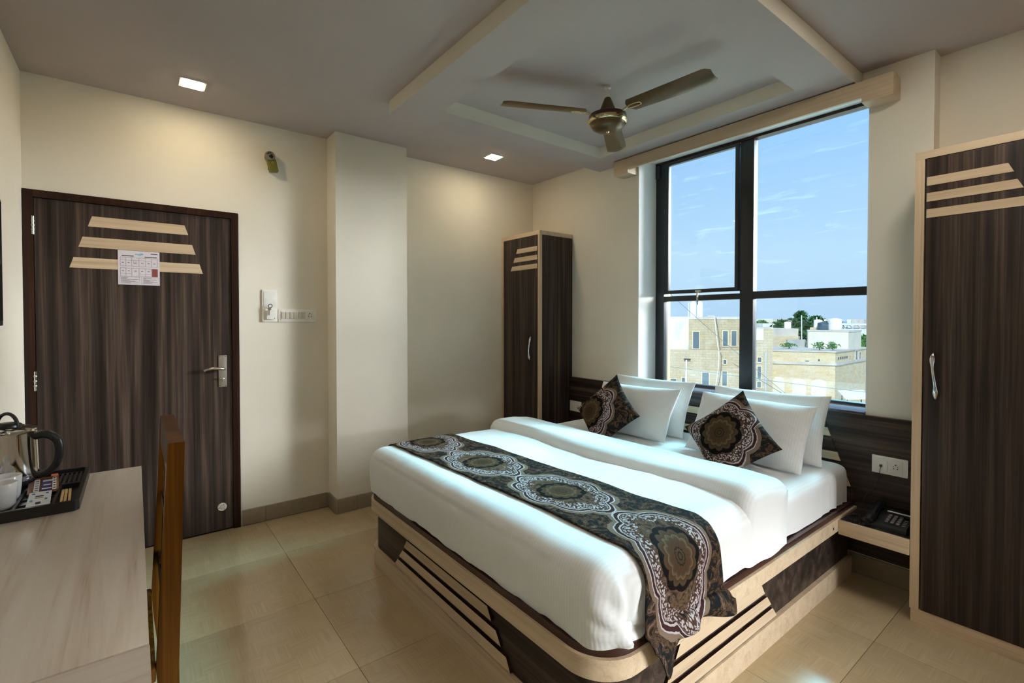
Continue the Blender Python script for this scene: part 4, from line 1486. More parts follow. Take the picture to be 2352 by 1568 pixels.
tube(bm, [kc3 + hd * r_ + Vector((0, 0, KZ + h_)) for r_, h_ in fine], [0.0135 + 0.002 * math.sin(i / len(fine) * math.pi * 2) for i in range(len(fine))], 12)
obj('handle', bm, 'black_plastic', ke, 60)

for (cx_, cy_, hh, lab) in ((-0.350, 2.252, 0.082, 'white ceramic cup at the front edge of the tray'), (-0.352, 2.345, 0.082, 'white ceramic cup between the front cup and the kettle')):
    cu = thing('cup', lab, 'cup', (cx_, cy_, KZ), 'white cups on the tray')
    obj('cup_body', lathe(bmesh.new(), [(0.0, KZ), (0.030, KZ), (0.034, KZ + 0.004), (0.0385, KZ + hh * 0.55), (0.0400, KZ + hh - 0.002), (0.0385, KZ + hh), (0.0365, KZ + hh - 0.003), (0.035, KZ + hh * 0.5), (0.030, KZ + 0.008), (0.0, KZ + 0.006)], (cx_, cy_, 0), 40), 'white_ceramic', cu, 40)
    bm = bmesh.new()
    hdv = Vector((-0.9, 0.43, 0)).normalized()
    tube(bm, [Vector((cx_, cy_, KZ)) + hdv * r_ + Vector((0, 0, h_)) for r_, h_ in ((0.037, 0.066), (0.052, 0.066), (0.061, 0.052), (0.058, 0.034), (0.046, 0.022), (0.035, 0.022))], 0.0045, 8)
    obj('cup_handle', bm, 'white_ceramic', cu, 60)


def sachet(name, quad, th, mat, label, group, tilt_up=0.0, prints=()):
    """quad: near-left, near-right, far-right, far-left corners in x,y with z"""
    t_ = thing(name, label, 'sachet', quad[0], group)
    P = [Vector(q) for q in quad]
    nrm = (P[1] - P[0]).cross(P[3] - P[0]).normalized()
    def at(u, v):
        return (P[0].lerp(P[1], u)).lerp(P[3].lerp(P[2], u), v)
    bm = bmesh.new()
    g_ = [[bm.verts.new(at(i / 6, j / 8) + nrm * (th * (0.25 + 0.75 * math.sin(math.pi * min(1, max(0, (j / 8 - 0.08) / 0.84)))) * math.sin(math.pi * (i + 0.6) / 7.2) + 0.0008)) for j in range(9)] for i in range(7)]
    g2 = [[bm.verts.new(at(i / 6, j / 8)) for j in range(9)] for i in range(7)]
    for i in range(6):
        for j in range(8):
            bm.faces.new((g_[i][j], g_[i + 1][j], g_[i + 1][j + 1], g_[i][j + 1]))
            bm.faces.new((g2[i][j], g2[i][j + 1], g2[i + 1][j + 1], g2[i + 1][j]))
    for i in range(6):
        for j in (0, 8):
            bm.faces.new((g_[i][j], g_[i + 1][j], g2[i + 1][j], g2[i][j]))
    for j in range(8):
        for i in (0, 6):
            bm.faces.new((g_[i][j], g_[i][j + 1], g2[i][j + 1], g2[i][j]))
    obj('packet', bm, mat, t_, 50)
    for pn, pm, rects in prints:
        bm = bmesh.new()
        for (u0, u1, v0, v1) in rects:
            prism(bm, [at(u0, v0) + nrm * (th + 0.0008), at(u1, v0) + nrm * (th + 0.0008), at(u1, v1) + nrm * (th + 0.0008), at(u0, v1) + nrm * (th + 0.0008)], nrm * 0.0005)
        obj(pn, bm, pm, t_)
    return t_

z0 = TZ + 0.021
sg = 'sachets on the tray'
stripes_ = [(0.30, 0.60, 0.06 + 0.14 * i, 0.15 + 0.14 * i) for i in range(6)]
sachet('coffee_sachet', [(-0.300, 2.325, z0 + 0.006), (-0.262, 2.322, z0 + 0.006), (-0.270, 2.445, z0 + 0.030), (-0.308, 2.448, z0 + 0.030)], 0.004, 'sachet_brown', 'brown coffee sachet with white side label nearest the cups', sg, 0,
       (('white_label', 'sachet_white', [(0.42, 0.80, 0.05, 0.82)]), ('lettering', 'print_black', [(0.48, 0.74, 0.10 + 0.14 * i, 0.17 + 0.14 * i) for i in range(5)]), ('orange_band', 'sachet_orange', [(0.02, 0.98, 0.87, 0.99)])))
sachet('milk_sachet', [(-0.266, 2.318, z0 + 0.008), (-0.234, 2.316, z0 + 0.008), (-0.240, 2.432, z0 + 0.031), (-0.272, 2.434, z0 + 0.031)], 0.004, 'sachet_purple', 'dark purple sachet standing in the middle of the tray packets', sg, 0,
       (('lettering', 'sachet_white', [(0.10, 0.90, 0.66, 0.76), (0.2, 0.8, 0.40, 0.46), (0.1, 0.9, 0.16, 0.22)]), ('dark_top', 'sachet_brown', [(0.05, 0.95, 0.85, 0.97)])))
sachet('coffee_sachet', [(-0.240, 2.315, z0 + 0.007), (-0.206 - 0.012, 2.313, z0 + 0.007), (-0.222 - 0.008, 2.440, z0 + 0.036), (-0.250, 2.442, z0 + 0.036)], 0.004, 'sachet_brown', 'brown coffee sachet with orange top nearest the stirrers', sg, 0,
       (('white_label', 'sachet_white', [(0.25, 0.72, 0.08, 0.80)]), ('lettering', 'print_black', [(0.34, 0.64, 0.14 + 0.14 * i, 0.21 + 0.14 * i) for i in range(5)]), ('orange_band', 'sachet_orange', [(0.02, 0.98, 0.85, 0.99)])))
sachet('sugar_sachet', [(-0.284, 2.172, z0 + 0.006), (-0.226, 2.170, z0 + 0.006), (-0.234, 2.300, z0 + 0.016), (-0.290, 2.304, z0 + 0.016)], 0.004, 'sachet_white', 'white sugar sachet with blue spots lying in front', sg, 0,
       (('blue_spots', 'sachet_blue', [(0.14, 0.28, 0.76, 0.84), (0.12, 0.24, 0.28, 0.36), (0.76, 0.88, 0.74, 0.82), (0.74, 0.86, 0.32, 0.40)]), ('lettering', 'print_black', [(0.32, 0.68, 0.56, 0.63), (0.32, 0.68, 0.46, 0.48), (0.38, 0.60, 0.08, 0.18)])))
for (xa, xb, lab) in ((-0.2005, -0.2045, 'flat wooden stirrer nearest the sachets in the tray'), (-0.191, -0.196, 'flat wooden stirrer in the middle of the tray slot'), (-0.179, -0.187, 'flat wooden stirrer nearest the outer rim of the tray')):
    o_ = obj('wooden_stirrer', bev(prism(bmesh.new(), [(xa - 0.0035, 2.160, TZ + 0.020), (xa + 0.0035, 2.160, TZ + 0.020), (xb + 0.0035, 2.300, TZ + 0.032), (xb - 0.0035, 2.300, TZ + 0.032)], (0, 0, 0.0022)), 0.0005, 1), 'stick_wood')
    tag(o_, lab, 'stirrer', 'wooden stirrers on the tray')

# ------------------------------------------------------------------ things on the door wall
tr_ = thing('wall_torch', 'small green emergency torch on the wall above the switches', 'torch', (0.745, YD, 2.45))
bm = bmesh.new()
tiltx = Vector((0.14, 0, -1)).normalized()
c0 = Vector((0.737, YD, 2.478))
lathe(bm, [(0.030, 0.0), (0.033, 0.012), (0.0335, 0.046), (0.030, 0.056), (0.0, 0.058)], c0, 32, (-0.12, -0.95, 0.12))
hd_ = obj('torch_head', bm, 'torch_grey', tr_, 40)
hn = Vector((-0.12, -0.95, 0.12)).normalized()
hx, hy = frame_of(hn)
for (u_, w_, r_) in ((-0.016, 0.010, 0.0045), (-0.007, 0.016, 0.005), (0.004, 0.020, 0.0045), (0.010, 0.004, 0.006), (0.002, -0.006, 0.009), (0.014, -0.006, 0.006), (0.009, -0.016, 0.006)):
    xr = Vector((1, 0, 0)) - hn * hn.x
    xr.normalize()
    zr_ = xr.cross(hn)
    zr_ = zr_ if zr_.z > 0 else -zr_
    obj('lens', lathe(bmesh.new(), [(r_, 0), (r_, 0.002), (0, 0.0025)], c0 + hn * 0.0575 + xr * u_ + zr_ * w_, 12, hn), 'black_plastic', hd_, 40)
bm = bmesh.new()
prism(bm, [c0 + Vector(p) for p in ((-0.024, -0.006, -0.016), (0.030, -0.006, -0.012), (0.048, -0.006, -0.088), (-0.002, -0.006, -0.096))], (0, -0.042, 0))
bev(bm, 0.006, 2)
obj('torch_body', bm, 'torch_green', tr_, 40)
obj('push_button', lathe(bmesh.new(), [(0.011, 0), (0.011, 0.003), (0.008, 0.005), (0, 0.005)], c0 + Vector((0.012, -0.048, -0.036)), 20, (0, -1, 0)), 'lacquer_yellow', tr_, 40)
obj('wall_bracket', bx(bmesh.new(), 0.725, 0.765, YD - 0.012, YD - 0.0002, 2.40, 2.49, 0.002), 'torch_grey', tr_, 40)

kb = thing('key_card_switch', 'white key holder switch beside the door with a raised blank plate', 'switch', (0.73, YD, 1.365))
obj('upper_plate', bx(bmesh.new(), 0.682, 0.775, YD - 0.010, YD - 0.0002, 1.461, 1.582, 0.003), 'white_plastic', kb, 40)
obj('blank_insert', bx(bmesh.new(), 0.692, 0.765, YD - 0.0125, YD - 0.009, 1.470, 1.572, 0.001), 'off_white', kb, 40)
obj('lower_plate', bx(bmesh.new(), 0.682, 0.777, YD - 0.014, YD - 0.0002, 1.364, 1.460, 0.003), 'white_plastic', kb, 40)
obj('card_slot', bx(bmesh.new(), 0.706, 0.760, YD - 0.030, YD - 0.013, 1.381, 1.440, 0.002), 'off_white', kb, 40)
obj('slot_shadow_gap', bx(bmesh.new(), 0.7095, 0.757, YD - 0.0255, YD - 0.0225, 1.4385, 1.4405), 'black_metal', kb)
obj('indicator', lathe(bmesh.new(), [(0.003, 0), (0.003, 0.001), (0, 0.0015)], (0.754, YD - 0.030, 1.387), 12, (0, -1, 0)), 'red_led', kb)
ky = thing('room_key', 'steel key on a ring hanging in the key holder switch', 'key', (0.72, YD - 0.035, 1.44))
bm = bmesh.new()
pts = [Vector((0.727 + 0.012 * math.cos(a), YD - 0.034 - 0.004 * math.sin(a), 1.472 + 0.012 * math.sin(a))) for a in [i * 2 * math.pi / 20 for i in range(21)]]
tube(bm, pts, 0.0024, 8, False)
obj('key_ring', bm, 'black_metal', ky, 60)
bm = bmesh.new()
kp = [(0.7135, 1.4585), (0.722, 1.4625), (0.731, 1.457), (0.733, 1.449), (0.728, 1.443), (0.7235, 1.441), (0.7225, 1.412), (0.719, 1.407), (0.7155, 1.411), (0.7165, 1.441), (0.711, 1.445), (0.709, 1.452)]
prism(bm, [(x, YD - 0.037, z) for x, z in kp], (0, 0.0025, 0))
obj('key_blade', bm, 'chrome', ky)

sp = thing('switch_panel', 'cream panel of six rocker switches and one socket beside the pilaster', 'switch', (0.91, YD, 1.365))
obj('plate', bx(bmesh.new(), 0.783, 1.036, YD - 0.011, YD - 0.0002, 1.362, 1.454, 0.004), 'white_plastic', sp, 40)
obj('insert', bx(bmesh.new(), 0.798, 1.018, YD - 0.0145, YD - 0.010, 1.376, 1.440, 0.0015), 'off_white', sp, 40)
for (a, b_) in ((0.804, 0.825), (0.828, 0.850), (0.857, 0.879), (0.881, 0.902), (0.912, 0.933), (0.935, 0.957)):
    obj('rocker', bx(bmesh.new(), a, b_, YD - 0.0205, YD - 0.014, 1.386, 1.432, 0.0025), 'switch_plastic', sp, 40)
bm = bmesh.new()
socket_holes(bm, YD - 0.0145, 0.990, 1.409, 1.15, 'y')
obj('socket_holes', bm, 'black_metal', sp)

# ------------------------------------------------------------------ the town outside the window
GZ = -4.6


def block(name, foot, z0, z1, mat, parent=None, kind=None):
    """walls of a building on a footprint (x, y); UVs in metres run along the walls"""
    bm = bmesh.new()
    uvl = bm.loops.layers.uv.new('uv')
    n_ = len(foot)
    lo_ = [bm.verts.new((x, y, z0)) for x, y in foot]
    hi_ = [bm.verts.new((x, y, z1)) for x, y in foot]
    run = 0.0
    for k in range(n_):
        k2 = (k + 1) % n_
        L = math.hypot(foot[k2][0] - foot[k][0], foot[k2][1] - foot[k][1])
        f_ = bm.faces.new((lo_[k], lo_[k2], hi_[k2], hi_[k]))
        for lp_, uv_ in zip(f_.loops, ((run, z0), (run + L, z0), (run + L, z1), (run, z1))):
            lp_[uvl].uv = uv_
        run += L + 0.13
    for f_ in (bm.faces.new(hi_), bm.faces.new(lo_[::-1])):
        for lp_ in f_.loops:
            lp_[uvl].uv = (lp_.vert.co.x, lp_.vert.co.y)
    return obj(name, bm, mat, parent, None, kind)


class Wall:
    """a facade: s runs rightwards along it as seen from the street, d stands out from it"""
    def __init__(self, p0, p1):
        self.o = Vector((p0[0], p0[1], 0))
        self.e = Vector((p1[0] - p0[0], p1[1] - p0[1], 0)).normalized()
        self.n = Vector((self.e.y, -self.e.x, 0))
        if self.n.dot(-self.o) < 0:
            self.n = -self.n
    def p(self, s_, z, d=0.0):
        return self.o + self.e * s_ + self.n * d + Vector((0, 0, z))
    def slab(self, bm, s0, s1, z0, z1, d0, d1):
        return prism(bm, [self.p(s0, z0, d0), self.p(s1, z0, d0), self.p(s1, z1, d0), self.p(s0, z1, d0)], self.n * (d1 - d0))
    def window(self, s0, s1, z0, z1, parent, pane='far_pane', frame='far_frame'):
        bm = bmesh.new()
        w = 0.05
        self.slab(bm, s0 - w, s1 + w, z1, z1 + w, -0.02, 0.05)
        self.slab(bm, s0 - w, s1 + w, z0 - w, z0, -0.02, 0.07)
        self.slab(bm, s0 - w, s0, z0, z1, -0.02, 0.05)
        self.slab(bm, s1, s1 + w, z0, z1, -0.02, 0.05)
        f_ = obj('window', bm, frame, parent)
        obj('pane', self.slab(bmesh.new(), s0, s1, z0, z1, -0.02, 0.012), pane, f_)
    def foot(self, s0, s1, depth, d=0.0):
        a, b_ = self.p(s0, 0, d), self.p(s1, 0, d)
        c_, e_ = b_ - self.n * depth, a - self.n * depth
        return [(q.x, q.y) for q in (a, b_, c_, e_)]


def pol(ang, D):
    d_ = Vector((math.cos(R(ang)), math.sin(R(ang)), 0))
    return d_ * D, Vector((d_.y, -d_.x, 0))

obj('ground', bx(bmesh.new(), 8, 420, -220, 330, GZ - 0.5, GZ), 'ground_dust', None, None, 'structure')

# --- stone house on the left, upper storey set back behind a plastered bay
c_, e_ = pol(29, 36)
wa = Wall((c_.x, c_.y), (c_.x + e_.x, c_.y + e_.y))
ha = thing('stone_house', 'ochre stone house with water tanks and a white plastered corner', 'building', (c_.x, c_.y, GZ))
block('lower_wall', wa.foot(-6.5, 1.36, 6.0, 0.25), GZ, -0.72, 'stone_plain', ha)
block('upper_wall', wa.foot(-1.95, 1.40, 5.0), -0.75, 1.40, 'stone_ochre', ha)
block('parapet', wa.foot(-1.99, 1.44, 5.05, 0.03), 1.39, 1.56, 'concrete', ha)
block('plastered_bay', wa.foot(-6.2, -1.95, 4.5, 0.06), -0.74, 1.565, 'plaster_white', ha)
wl = Wall((c_.x, c_.y), (c_.x + e_.x, c_.y + e_.y))
wl.o = wl.o + wl.n * 0.25
for a0, a1, b0, b1 in ((-1.66, -1.26, -0.64, 0.52), (0.25, 0.55, -0.42, 0.60), (0.79, 1.08, -0.40, 0.60)):
    wa.window(a0, a1, b0, b1, ha)
for a0, a1, b0, b1 in ((0.29, 0.47, -1.63, -1.36), (0.23, 0.51, -3.10, -2.14), (-1.04, -0.62, -3.28, -2.26), (-3.10, -2.74, -3.18, -2.80), (-2.36, -2.16, -3.20, -2.68)):
    wl.window(a0, a1, b0, b1, ha)
obj('drain_pipe', tube(bmesh.new(), [wl.p(-2.07, -1.36, 0.08), wl.p(-2.07, GZ, 0.08)], 0.055, 10), 'pipe_white', ha, 60)
obj('pipe_head', wl.slab(bmesh.new(), -2.22, -1.80, -1.42, -1.34, 0.0, 0.14), 'black_metal', ha)
obj('white_hose', tube(bmesh.new(), [wa.p(-0.72, 1.60, 0.05), wa.p(-0.32, 1.60, 0.06), wa.p(-0.28, 1.45, 0.08), wa.p(-0.21, 0.78, 0.08), wa.p(-0.10, -0.22, 0.10), wa.p(-0.02, -0.70, 0.18), wa.p(0.01, -1.13, 0.36), wa.p(-0.02, -1.95, 0.36), wa.p(-0.12, -2.73, 0.36), wa.p(-0.25, -3.7, 0.36)], 0.035, 8), 'pipe_white', ha, 60)
obj('black_cables', tube(bmesh.new(), [wa.p(-0.20, 1.50, 0.06), wa.p(-0.05, 0.6, 0.07), wa.p(0.08, -0.6, 0.12), wa.p(0.15, -1.1, 0.34), wa.p(0.14, -2.1, 0.34), wa.p(-0.02, -3.2, 0.34), wa.p(-0.1, -3.9, 0.34)], 0.022, 6), 'cable', ha, 60)


def water_tank(x, y, z, r_, h_, mat, label, ribs=5):
    t_ = thing('water_tank', label, 'water tank', (x, y, z), 'rooftop water tanks')
    prof = [(0.0, z), (r_ * 0.97, z), (r_, z + 0.03)]
    for i in range(ribs):
        za = z + 0.05 + (h_ * 0.80) * i / ribs
        zb = z + 0.05 + (h_ * 0.80) * (i + 0.5) / ribs
        prof += [(r_, za), (r_ * 0.965, zb)]
    prof += [(r_, z + h_ * 0.86), (r_ * 0.9, z + h_ * 0.92), (r_ * 0.4, z + h_ * 0.97), (0.0, z + h_ * 0.97)]
    obj('drum', lathe(bmesh.new(), prof, (x, y, 0), 28), mat, t_, 50)
    obj('lid', lathe(bmesh.new(), [(r_ * 0.38, z + h_ * 0.96), (r_ * 0.38, z + h_), (0.0, z + h_)], (x, y, 0), 20), mat, t_, 40)

for s_, lab in ((-1.70, 'white water tank on the stone house roof, nearer its plastered corner'), (-1.24, 'white water tank on the stone house roof, nearer its hose')):
    q = wa.p(s_, 0, -0.6)
    water_tank(q.x, q.y, 1.562, 0.205, 1.10, 'tank_white', lab)
q = wa.p(-2.0, 0, -0.6)
tag(obj('roof_pipe', tube(bmesh.new(), [(q.x, q.y, 1.56), (q.x, q.y, 2.55), (q.x + 0.3, q.y - 0.4, 2.58)], 0.03, 8), 'pipe_white', None, 60), 'thin white standpipe rising beside the twin rooftop tanks', 'pipe')

# --- narrow stone house in the middle
c2, e2 = pol(26, 35)
wb = Wall((c2.x, c2.y), (c2.x + e2.x, c2.y + e2.y))
hb2 = thing('stone_house', 'narrow tan stone house behind the window mullion with a grey downpipe', 'building', (c2.x, c2.y, GZ))
block('wall', wb.foot(-0.45, 1.33, 4.0), GZ, 0.80, 'stone_plain', hb2)
block('parapet', wb.foot(-0.46, 1.36, 4.05, 0.03), 0.79, 0.86, 'concrete', hb2)
for a0, a1, b0, b1 in ((0.48, 0.68, -1.36, -1.07), (0.47, 0.67, -2.46, -1.65), (0.46, 0.67, -3.00, -2.62), (-0.38, -0.24, -0.28, 0.12)):
    wb.window(a0, a1, b0, b1, hb2)
obj('drain_pipe', tube(bmesh.new(), [wb.p(0.94, -0.72, 0.08), wb.p(0.94, GZ, 0.08)], 0.05, 10), 'pipe_blue', hb2, 60)
obj('pale_patch', wb.slab(bmesh.new(), 0.10, 0.80, 0.05, 0.79, -0.01, 0.02), 'plaster_cream', hb2)

# --- corner house on the right with a roof terrace
cl, cc, cr = (34.67, 15.31), (36.48, 12.13), (43.71, 12.33)
hc = thing('corner_house', 'golden stone corner house with blocked arches and a planted roof terrace', 'building', (36.48, 12.13, GZ))
cbk = (44.0, 16.0)
clb = (39.3, 17.6)
block('lower_wall', [cl, cc, cr, cbk, clb], GZ, -1.66, 'stone_gold', hc)
block('string_course', [(cl[0] - 0.06, cl[1] - 0.03), (cc[0] - 0.05, cc[1] - 0.08), (cr[0], cr[1] - 0.06), cbk, clb], -1.66, -1.48, 'concrete', hc)
block('upper_wall', [cl, cc, cr, cbk, clb], -1.48, -0.80, 'stone_gold', hc)
block('coping', [(cl[0] - 0.05, cl[1] - 0.03), (cc[0] - 0.04, cc[1] - 0.06), (cr[0], cr[1] - 0.05), cbk, clb], -0.80, -0.72, 'concrete', hc)
wcl = Wall(cl, cc)
for a0, a1, zt in ((0.02, 0.72, -2.56), (1.19, 2.00, -2.62), (2.29, 3.16, -2.62)):
    bm = bmesh.new()
    pts = [wcl.p(a0, GZ, 0.0), wcl.p(a1, GZ, 0.0)]
    rr2 = (a1 - a0) / 2
    for i in range(9):
        a = math.pi * i / 8
        pts.append(wcl.p((a0 + a1) / 2 + rr2 * math.cos(a), zt - 0.25 + 0.25 * math.sin(a), 0.0))
    obj('blocked_arch', prism(bm, pts, wcl.n * 0.03), 'plaster_cream', hc)
for a0, a1, b0, b1 in ((1.94, 2.15, -1.45, -1.38), (2.68, 2.79, -1.40, -1.27)):
    obj('vent_hole', wcl.slab(bmesh.new(), a0, a1, b0, b1, -0.01, 0.012), 'cable', hc)
wcr = Wall(cc, cr)
for i in range(5):
    s0 = 0.50 + i * 0.42
    obj('vent_hole', wcr.slab(bmesh.new(), s0, s0 + 0.22, -1.30, -1.14, -0.01, 0.012), 'cable', hc)
for a0, a1, b0, b1 in ((4.05, 4.50, -1.62, -0.86), (4.86, 5.26, -1.62, -1.02)):
    wcr.window(a0, a1, b0, b1, hc, 'far_pane', 'concrete')

hd2 = thing('rooftop_room', 'pale plastered rooftop room on the corner house terrace', 'building', (40.16, 12.47, -0.72))
block('wall', [(39.15, 14.80), (40.16, 12.55), (43.30, 12.70), (43.6, 15.5), (41.2, 15.65)], -0.72, 0.50, 'plaster_cream', hd2)
block('roof_slab', [(39.10, 14.82), (40.14, 12.50), (43.34, 12.66), (43.6, 15.5), (41.2, 15.68)], 0.50, 0.58, 'concrete', hd2)
he = thing('terrace_house', 'low pale terrace house behind the corner house', 'building', (42.0, 17.8, GZ))
block('wall', [(41.4, 19.3), (43.4, 17.0), (46.0, 19.0), (44.0, 21.4)], GZ, 0.0, 'stone_gold', he)
block('upper_wall', [(41.9, 19.0), (43.7, 17.25), (46.0, 19.0), (44.0, 21.2)], 0.0, 0.62, 'concrete', he)
tag(block('terrace_wall', [(39.35, 16.30), (40.45, 15.42), (40.60, 15.58), (39.50, 16.46)], -0.72, -0.16, 'plaster_grey'), 'grey low wall on the roof terrace beside the plants', 'wall')

water_tank(44.3, 18.35, 0.622, 0.27, 0.58, 'tank_white', 'small white water tank on the low terrace house roof')
water_tank(42.02, 15.18, 0.767, 0.30, 0.62, 'tank_white', 'medium white water tank between two poles behind the rooftop room')
water_tank(41.50, 14.65, 0.582, 0.37, 0.60, 'tank_dark', 'dark blue water tank beside the largest white tank')
water_tank(42.75, 14.25, 0.582, 0.47, 0.90, 'tank_white', 'largest white ribbed water tank on the rooftop room', 7)
tag(block('tank_platform', [(41.35, 15.50), (42.0, 14.75), (42.65, 14.95), (42.2, 15.52)], 0.582, 0.765, 'stone_gold'), 'stone platform under the medium white water tank', 'platform')
for x_, y_, za, zb, lab in ((42.2, 16.4, -0.72, 1.72, 'pale pole on the roof beside the tall tree'), (43.35, 15.72, -0.72, 1.58, 'pale pole on the roof beside the dark blue tank')):
    tag(obj('roof_pole', tube(bmesh.new(), [(x_, y_, za), (x_ - 0.05, y_ + 0.02, zb)], 0.04, 8), 'pipe_white', None, 60), lab, 'pole')

sh = thing('white_shed', 'long white shed with arched roof trusses at the far right', 'building', (58.5, 17.7, GZ))
block('wall', [(57.3, 18.9), (60.2, 16.0), (66, 20), (63, 23)], GZ, 0.42, 'plaster_white', sh)
for i in range(5):
    f_ = i / 5
    a_ = Vector((57.5, 18.8, 0)).lerp(Vector((60.2, 16.1, 0)), f_)
    b_ = Vector((57.5, 18.8, 0)).lerp(Vector((60.2, 16.1, 0)), f_ + 0.19)
    bm = bmesh.new()
    tube(bm, [a_.lerp(b_, t__ / 8) + Vector((0.6, 0.4, 0.42 + 0.38 * math.sin(math.pi * t__ / 8))) for t__ in range(9)], 0.05, 6)
    obj('roof_truss', bm, 'plaster_grey', sh, 60)
obj('roof_sheet', prism(bmesh.new(), [(57.9, 19.2, 0.80), (60.9, 16.4, 0.80), (64, 19, 0.92), (61, 22, 0.92)], (0, 0, 0.06)), 'sheet_metal', sh)
wh = tag(block('white_house', [(71.5, 33.0), (73.2, 31.6), (76, 34), (74, 36)], GZ, 0.80, 'plaster_white'), 'small white house among the far trees', 'building')


def leafy(name, x, y, z0, h_, rx, label, cat='tree', mat='foliage_dark', nleaf=800, group='trees beyond the houses', base=None, leaf=0.36, trunk=True):
    t_ = thing(name, label, cat, (x, y, base if base is not None else GZ), group)
    rnd = random.Random(hash((round(x), round(y), nleaf)) & 0xffff)
    bm = bmesh.new()
    for i in range(nleaf):
        u_, v_, w_ = rnd.gauss(0, 0.45), rnd.gauss(0, 0.45), rnd.random()
        wid = rx * (0.35 + 0.9 * math.sin(math.pi * min(1, 0.12 + w_ * 0.86)))
        p = Vector((x + u_ * wid, y + v_ * wid, z0 + h_ * w_))
        a = Vector((rnd.uniform(-1, 1), rnd.uniform(-1, 1), rnd.uniform(-0.6, 1))).normalized()
        b_ = a.cross(Vector((rnd.uniform(-1, 1), rnd.uniform(-1, 1), rnd.uniform(-1, 1)))).normalized()
        L = leaf * rnd.uniform(0.6, 1.3)
        vs_ = [bm.verts.new(p + a * L * ca_ + b_ * L * 0.42 * cb_) for ca_, cb_ in ((-1, 0), (-0.2, 1), (1, 0), (-0.2, -1))]
        bm.faces.new(vs_)
    obj('crown', bm, mat, t_)
    if trunk:
        bm = bmesh.new()
        zb = base if base is not None else GZ
        tube(bm, [(x, y, zb), (x + 0.05, y, (zb + z0) / 2), (x, y + 0.05, z0 + h_ * 0.6)], [rx * 0.10, rx * 0.08, rx * 0.03], 7)
        for k_ in range(3):
            a = k_ * 2.1
            tube(bm, [(x, y, z0 + h_ * 0.15), (x + rx * 0.4 * math.cos(a), y + rx * 0.4 * math.sin(a), z0 + h_ * 0.5)], [rx * 0.05, rx * 0.02], 5)
        obj('trunk', bm, 'bark', t_, 60)

leafy('tree', 76.5, 35.6, -1.4, 2.5, 1.5, 'round green tree at the far left beside the mullion', mat='foliage_light')
leafy('tree', 79.0, 33.8, -1.4, 2.3, 1.5, 'low green tree next to the small white house', mat='foliage_light')
leafy('tree', 63.2, 26.9, -1.6, 2.8, 1.2, 'green tree just left of the tallest tree')
leafy('tree', 65.0, 25.5, -1.6, 3.9, 1.0, 'tallest dark green tree behind the rooftop poles', nleaf=900)
leafy('tree', 66.6, 24.2, -1.6, 3.3, 1.3, 'broad dark green tree behind the medium water tank')
leafy('tree', 68.6, 22.9, -1.8, 3.0, 1.2, 'dark green tree behind the largest water tank')
leafy('tree', 57.1, 16.2, -2.6, 2.3, 1.0, 'green tree in front of the white shed at the right', mat='foliage_light')
leafy('tree', 71.0, 38.6, -1.8, 3.0, 1.6, 'bright green tree just beside the stone house parapet', mat='foliage_light')
for x_, y_, w_, n_, lab in ((36.95, 13.25, 0.40, 150, 'leafy potted shrub on the roof terrace, left of the bushier one'), (37.55, 12.65, 0.34, 170, 'bushier leafy shrub at the terrace corner'), (37.3, 15.35, 0.5, 150, 'straggly terrace plants beside the grey low wall')):
    leafy('terrace_shrub', x_, y_, -0.60, 0.44 if w_ < 0.5 else 0.28, w_, lab, 'shrub', 'foliage_light', n_, 'plants on the roof terrace', -0.72, 0.09, True)

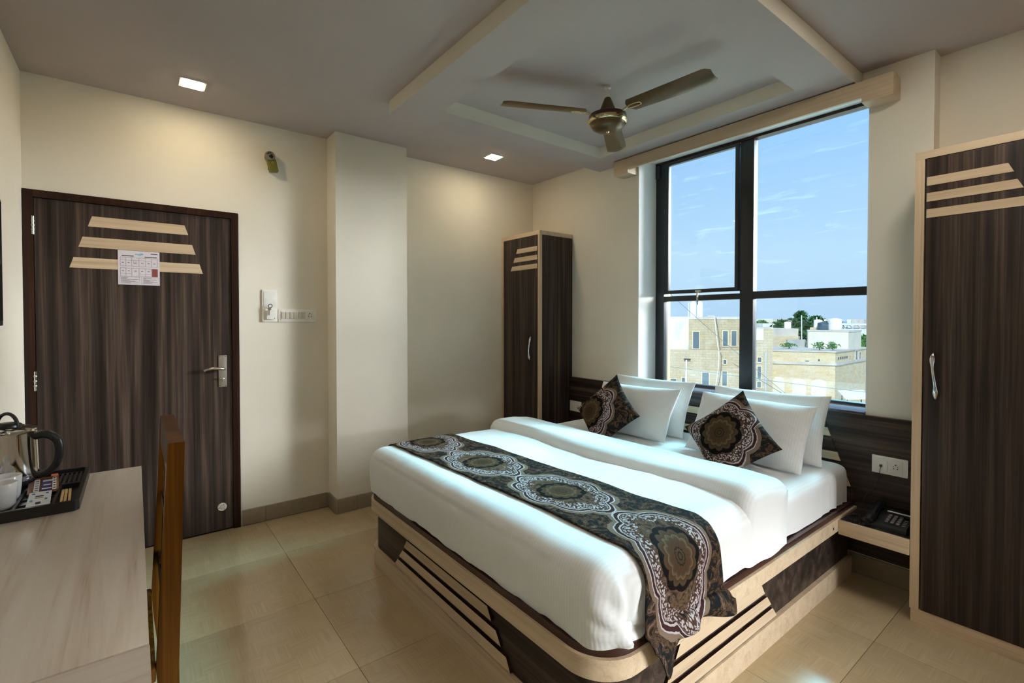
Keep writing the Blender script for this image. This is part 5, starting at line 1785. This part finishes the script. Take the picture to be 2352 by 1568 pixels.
# far ridge and town on the horizon
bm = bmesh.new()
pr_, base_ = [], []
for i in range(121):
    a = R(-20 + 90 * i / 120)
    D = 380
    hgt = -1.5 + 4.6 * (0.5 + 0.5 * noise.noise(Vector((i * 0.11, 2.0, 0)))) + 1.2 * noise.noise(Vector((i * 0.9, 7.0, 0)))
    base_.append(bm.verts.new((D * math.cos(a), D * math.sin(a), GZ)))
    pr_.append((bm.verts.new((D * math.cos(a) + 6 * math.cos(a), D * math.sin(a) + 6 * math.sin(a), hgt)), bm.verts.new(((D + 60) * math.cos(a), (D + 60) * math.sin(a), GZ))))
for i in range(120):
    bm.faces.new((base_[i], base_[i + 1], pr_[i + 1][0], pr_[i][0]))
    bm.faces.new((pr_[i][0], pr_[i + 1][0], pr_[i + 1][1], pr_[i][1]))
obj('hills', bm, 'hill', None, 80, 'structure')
tn = thing('distant_town', 'hazy distant row of flat-roofed houses on the horizon', 'town', (230, 95, GZ))
rnd = random.Random(5)
for i in range(26):
    a = R(16.5 + i * 0.42)
    D = 235 + rnd.uniform(-15, 15)
    w_, h_ = rnd.uniform(1.2, 2.4), rnd.uniform(4.3, 6.4)
    x_, y_ = D * math.cos(a), D * math.sin(a)
    obj('house', bx(bmesh.new(), x_ - w_, x_ + w_, y_ - w_, y_ + w_, GZ, GZ + h_), rnd.choice(['plaster_cream', 'plaster_white', 'concrete']), tn)

# lower yard in the corner: canopy sheet and boundary wall
cn = tag(obj('yard_canopy', prism(bmesh.new(), [(34.9, 11.0, -3.62), (35.9, 9.9, -3.55), (37.0, 10.7, -3.20), (36.0, 11.8, -3.28)], (0, 0, 0.05)), 'sheet_metal'), 'pale sheet canopy over the yard below the corner house', 'canopy')
for i, (x_, y_) in enumerate(((35.0, 10.95), (35.8, 10.05), (36.8, 10.75), (36.1, 11.6))):
    obj('post', tube(bmesh.new(), [(x_, y_, GZ), (x_, y_, -3.60 + (0.3 if i > 1 else 0))], 0.03, 6), 'black_metal', cn, 60)
tag(block('boundary_wall', [(30.4, 10.9), (32.6, 8.4), (32.8, 8.6), (30.6, 11.1)], GZ, -3.30, 'stone_gold'), 'low yellow stone boundary wall below the corner house', 'wall')
for (a_, b_, sag, lab) in (((20.9, 11.6, -0.10 + 0.9), (20.2, 7.9, -1.70), 0.25, 'sagging cable crossing in front of the stone houses'), ((20.6, 9.4, -1.02), (21.6, 5.9, -1.24), 0.12, 'upper cable crossing in front of the corner house'), ((20.4, 9.4, -1.16), (19.1, 7.7, -1.56), 0.02, 'lower slanting cable in front of the corner house')):
    A_, B_ = Vector(a_), Vector(b_)
    A2 = A_ + (A_ - B_) * 1.2
    B2 = B_ + (B_ - A_) * 1.2
    tag(obj('overhead_cable', tube(bmesh.new(), [A2.lerp(B2, i / 16) - Vector((0, 0, sag * math.sin(math.pi * i / 16))) for i in range(17)], 0.012, 5), 'cable', None, 60), lab, 'cable', 'overhead cables')
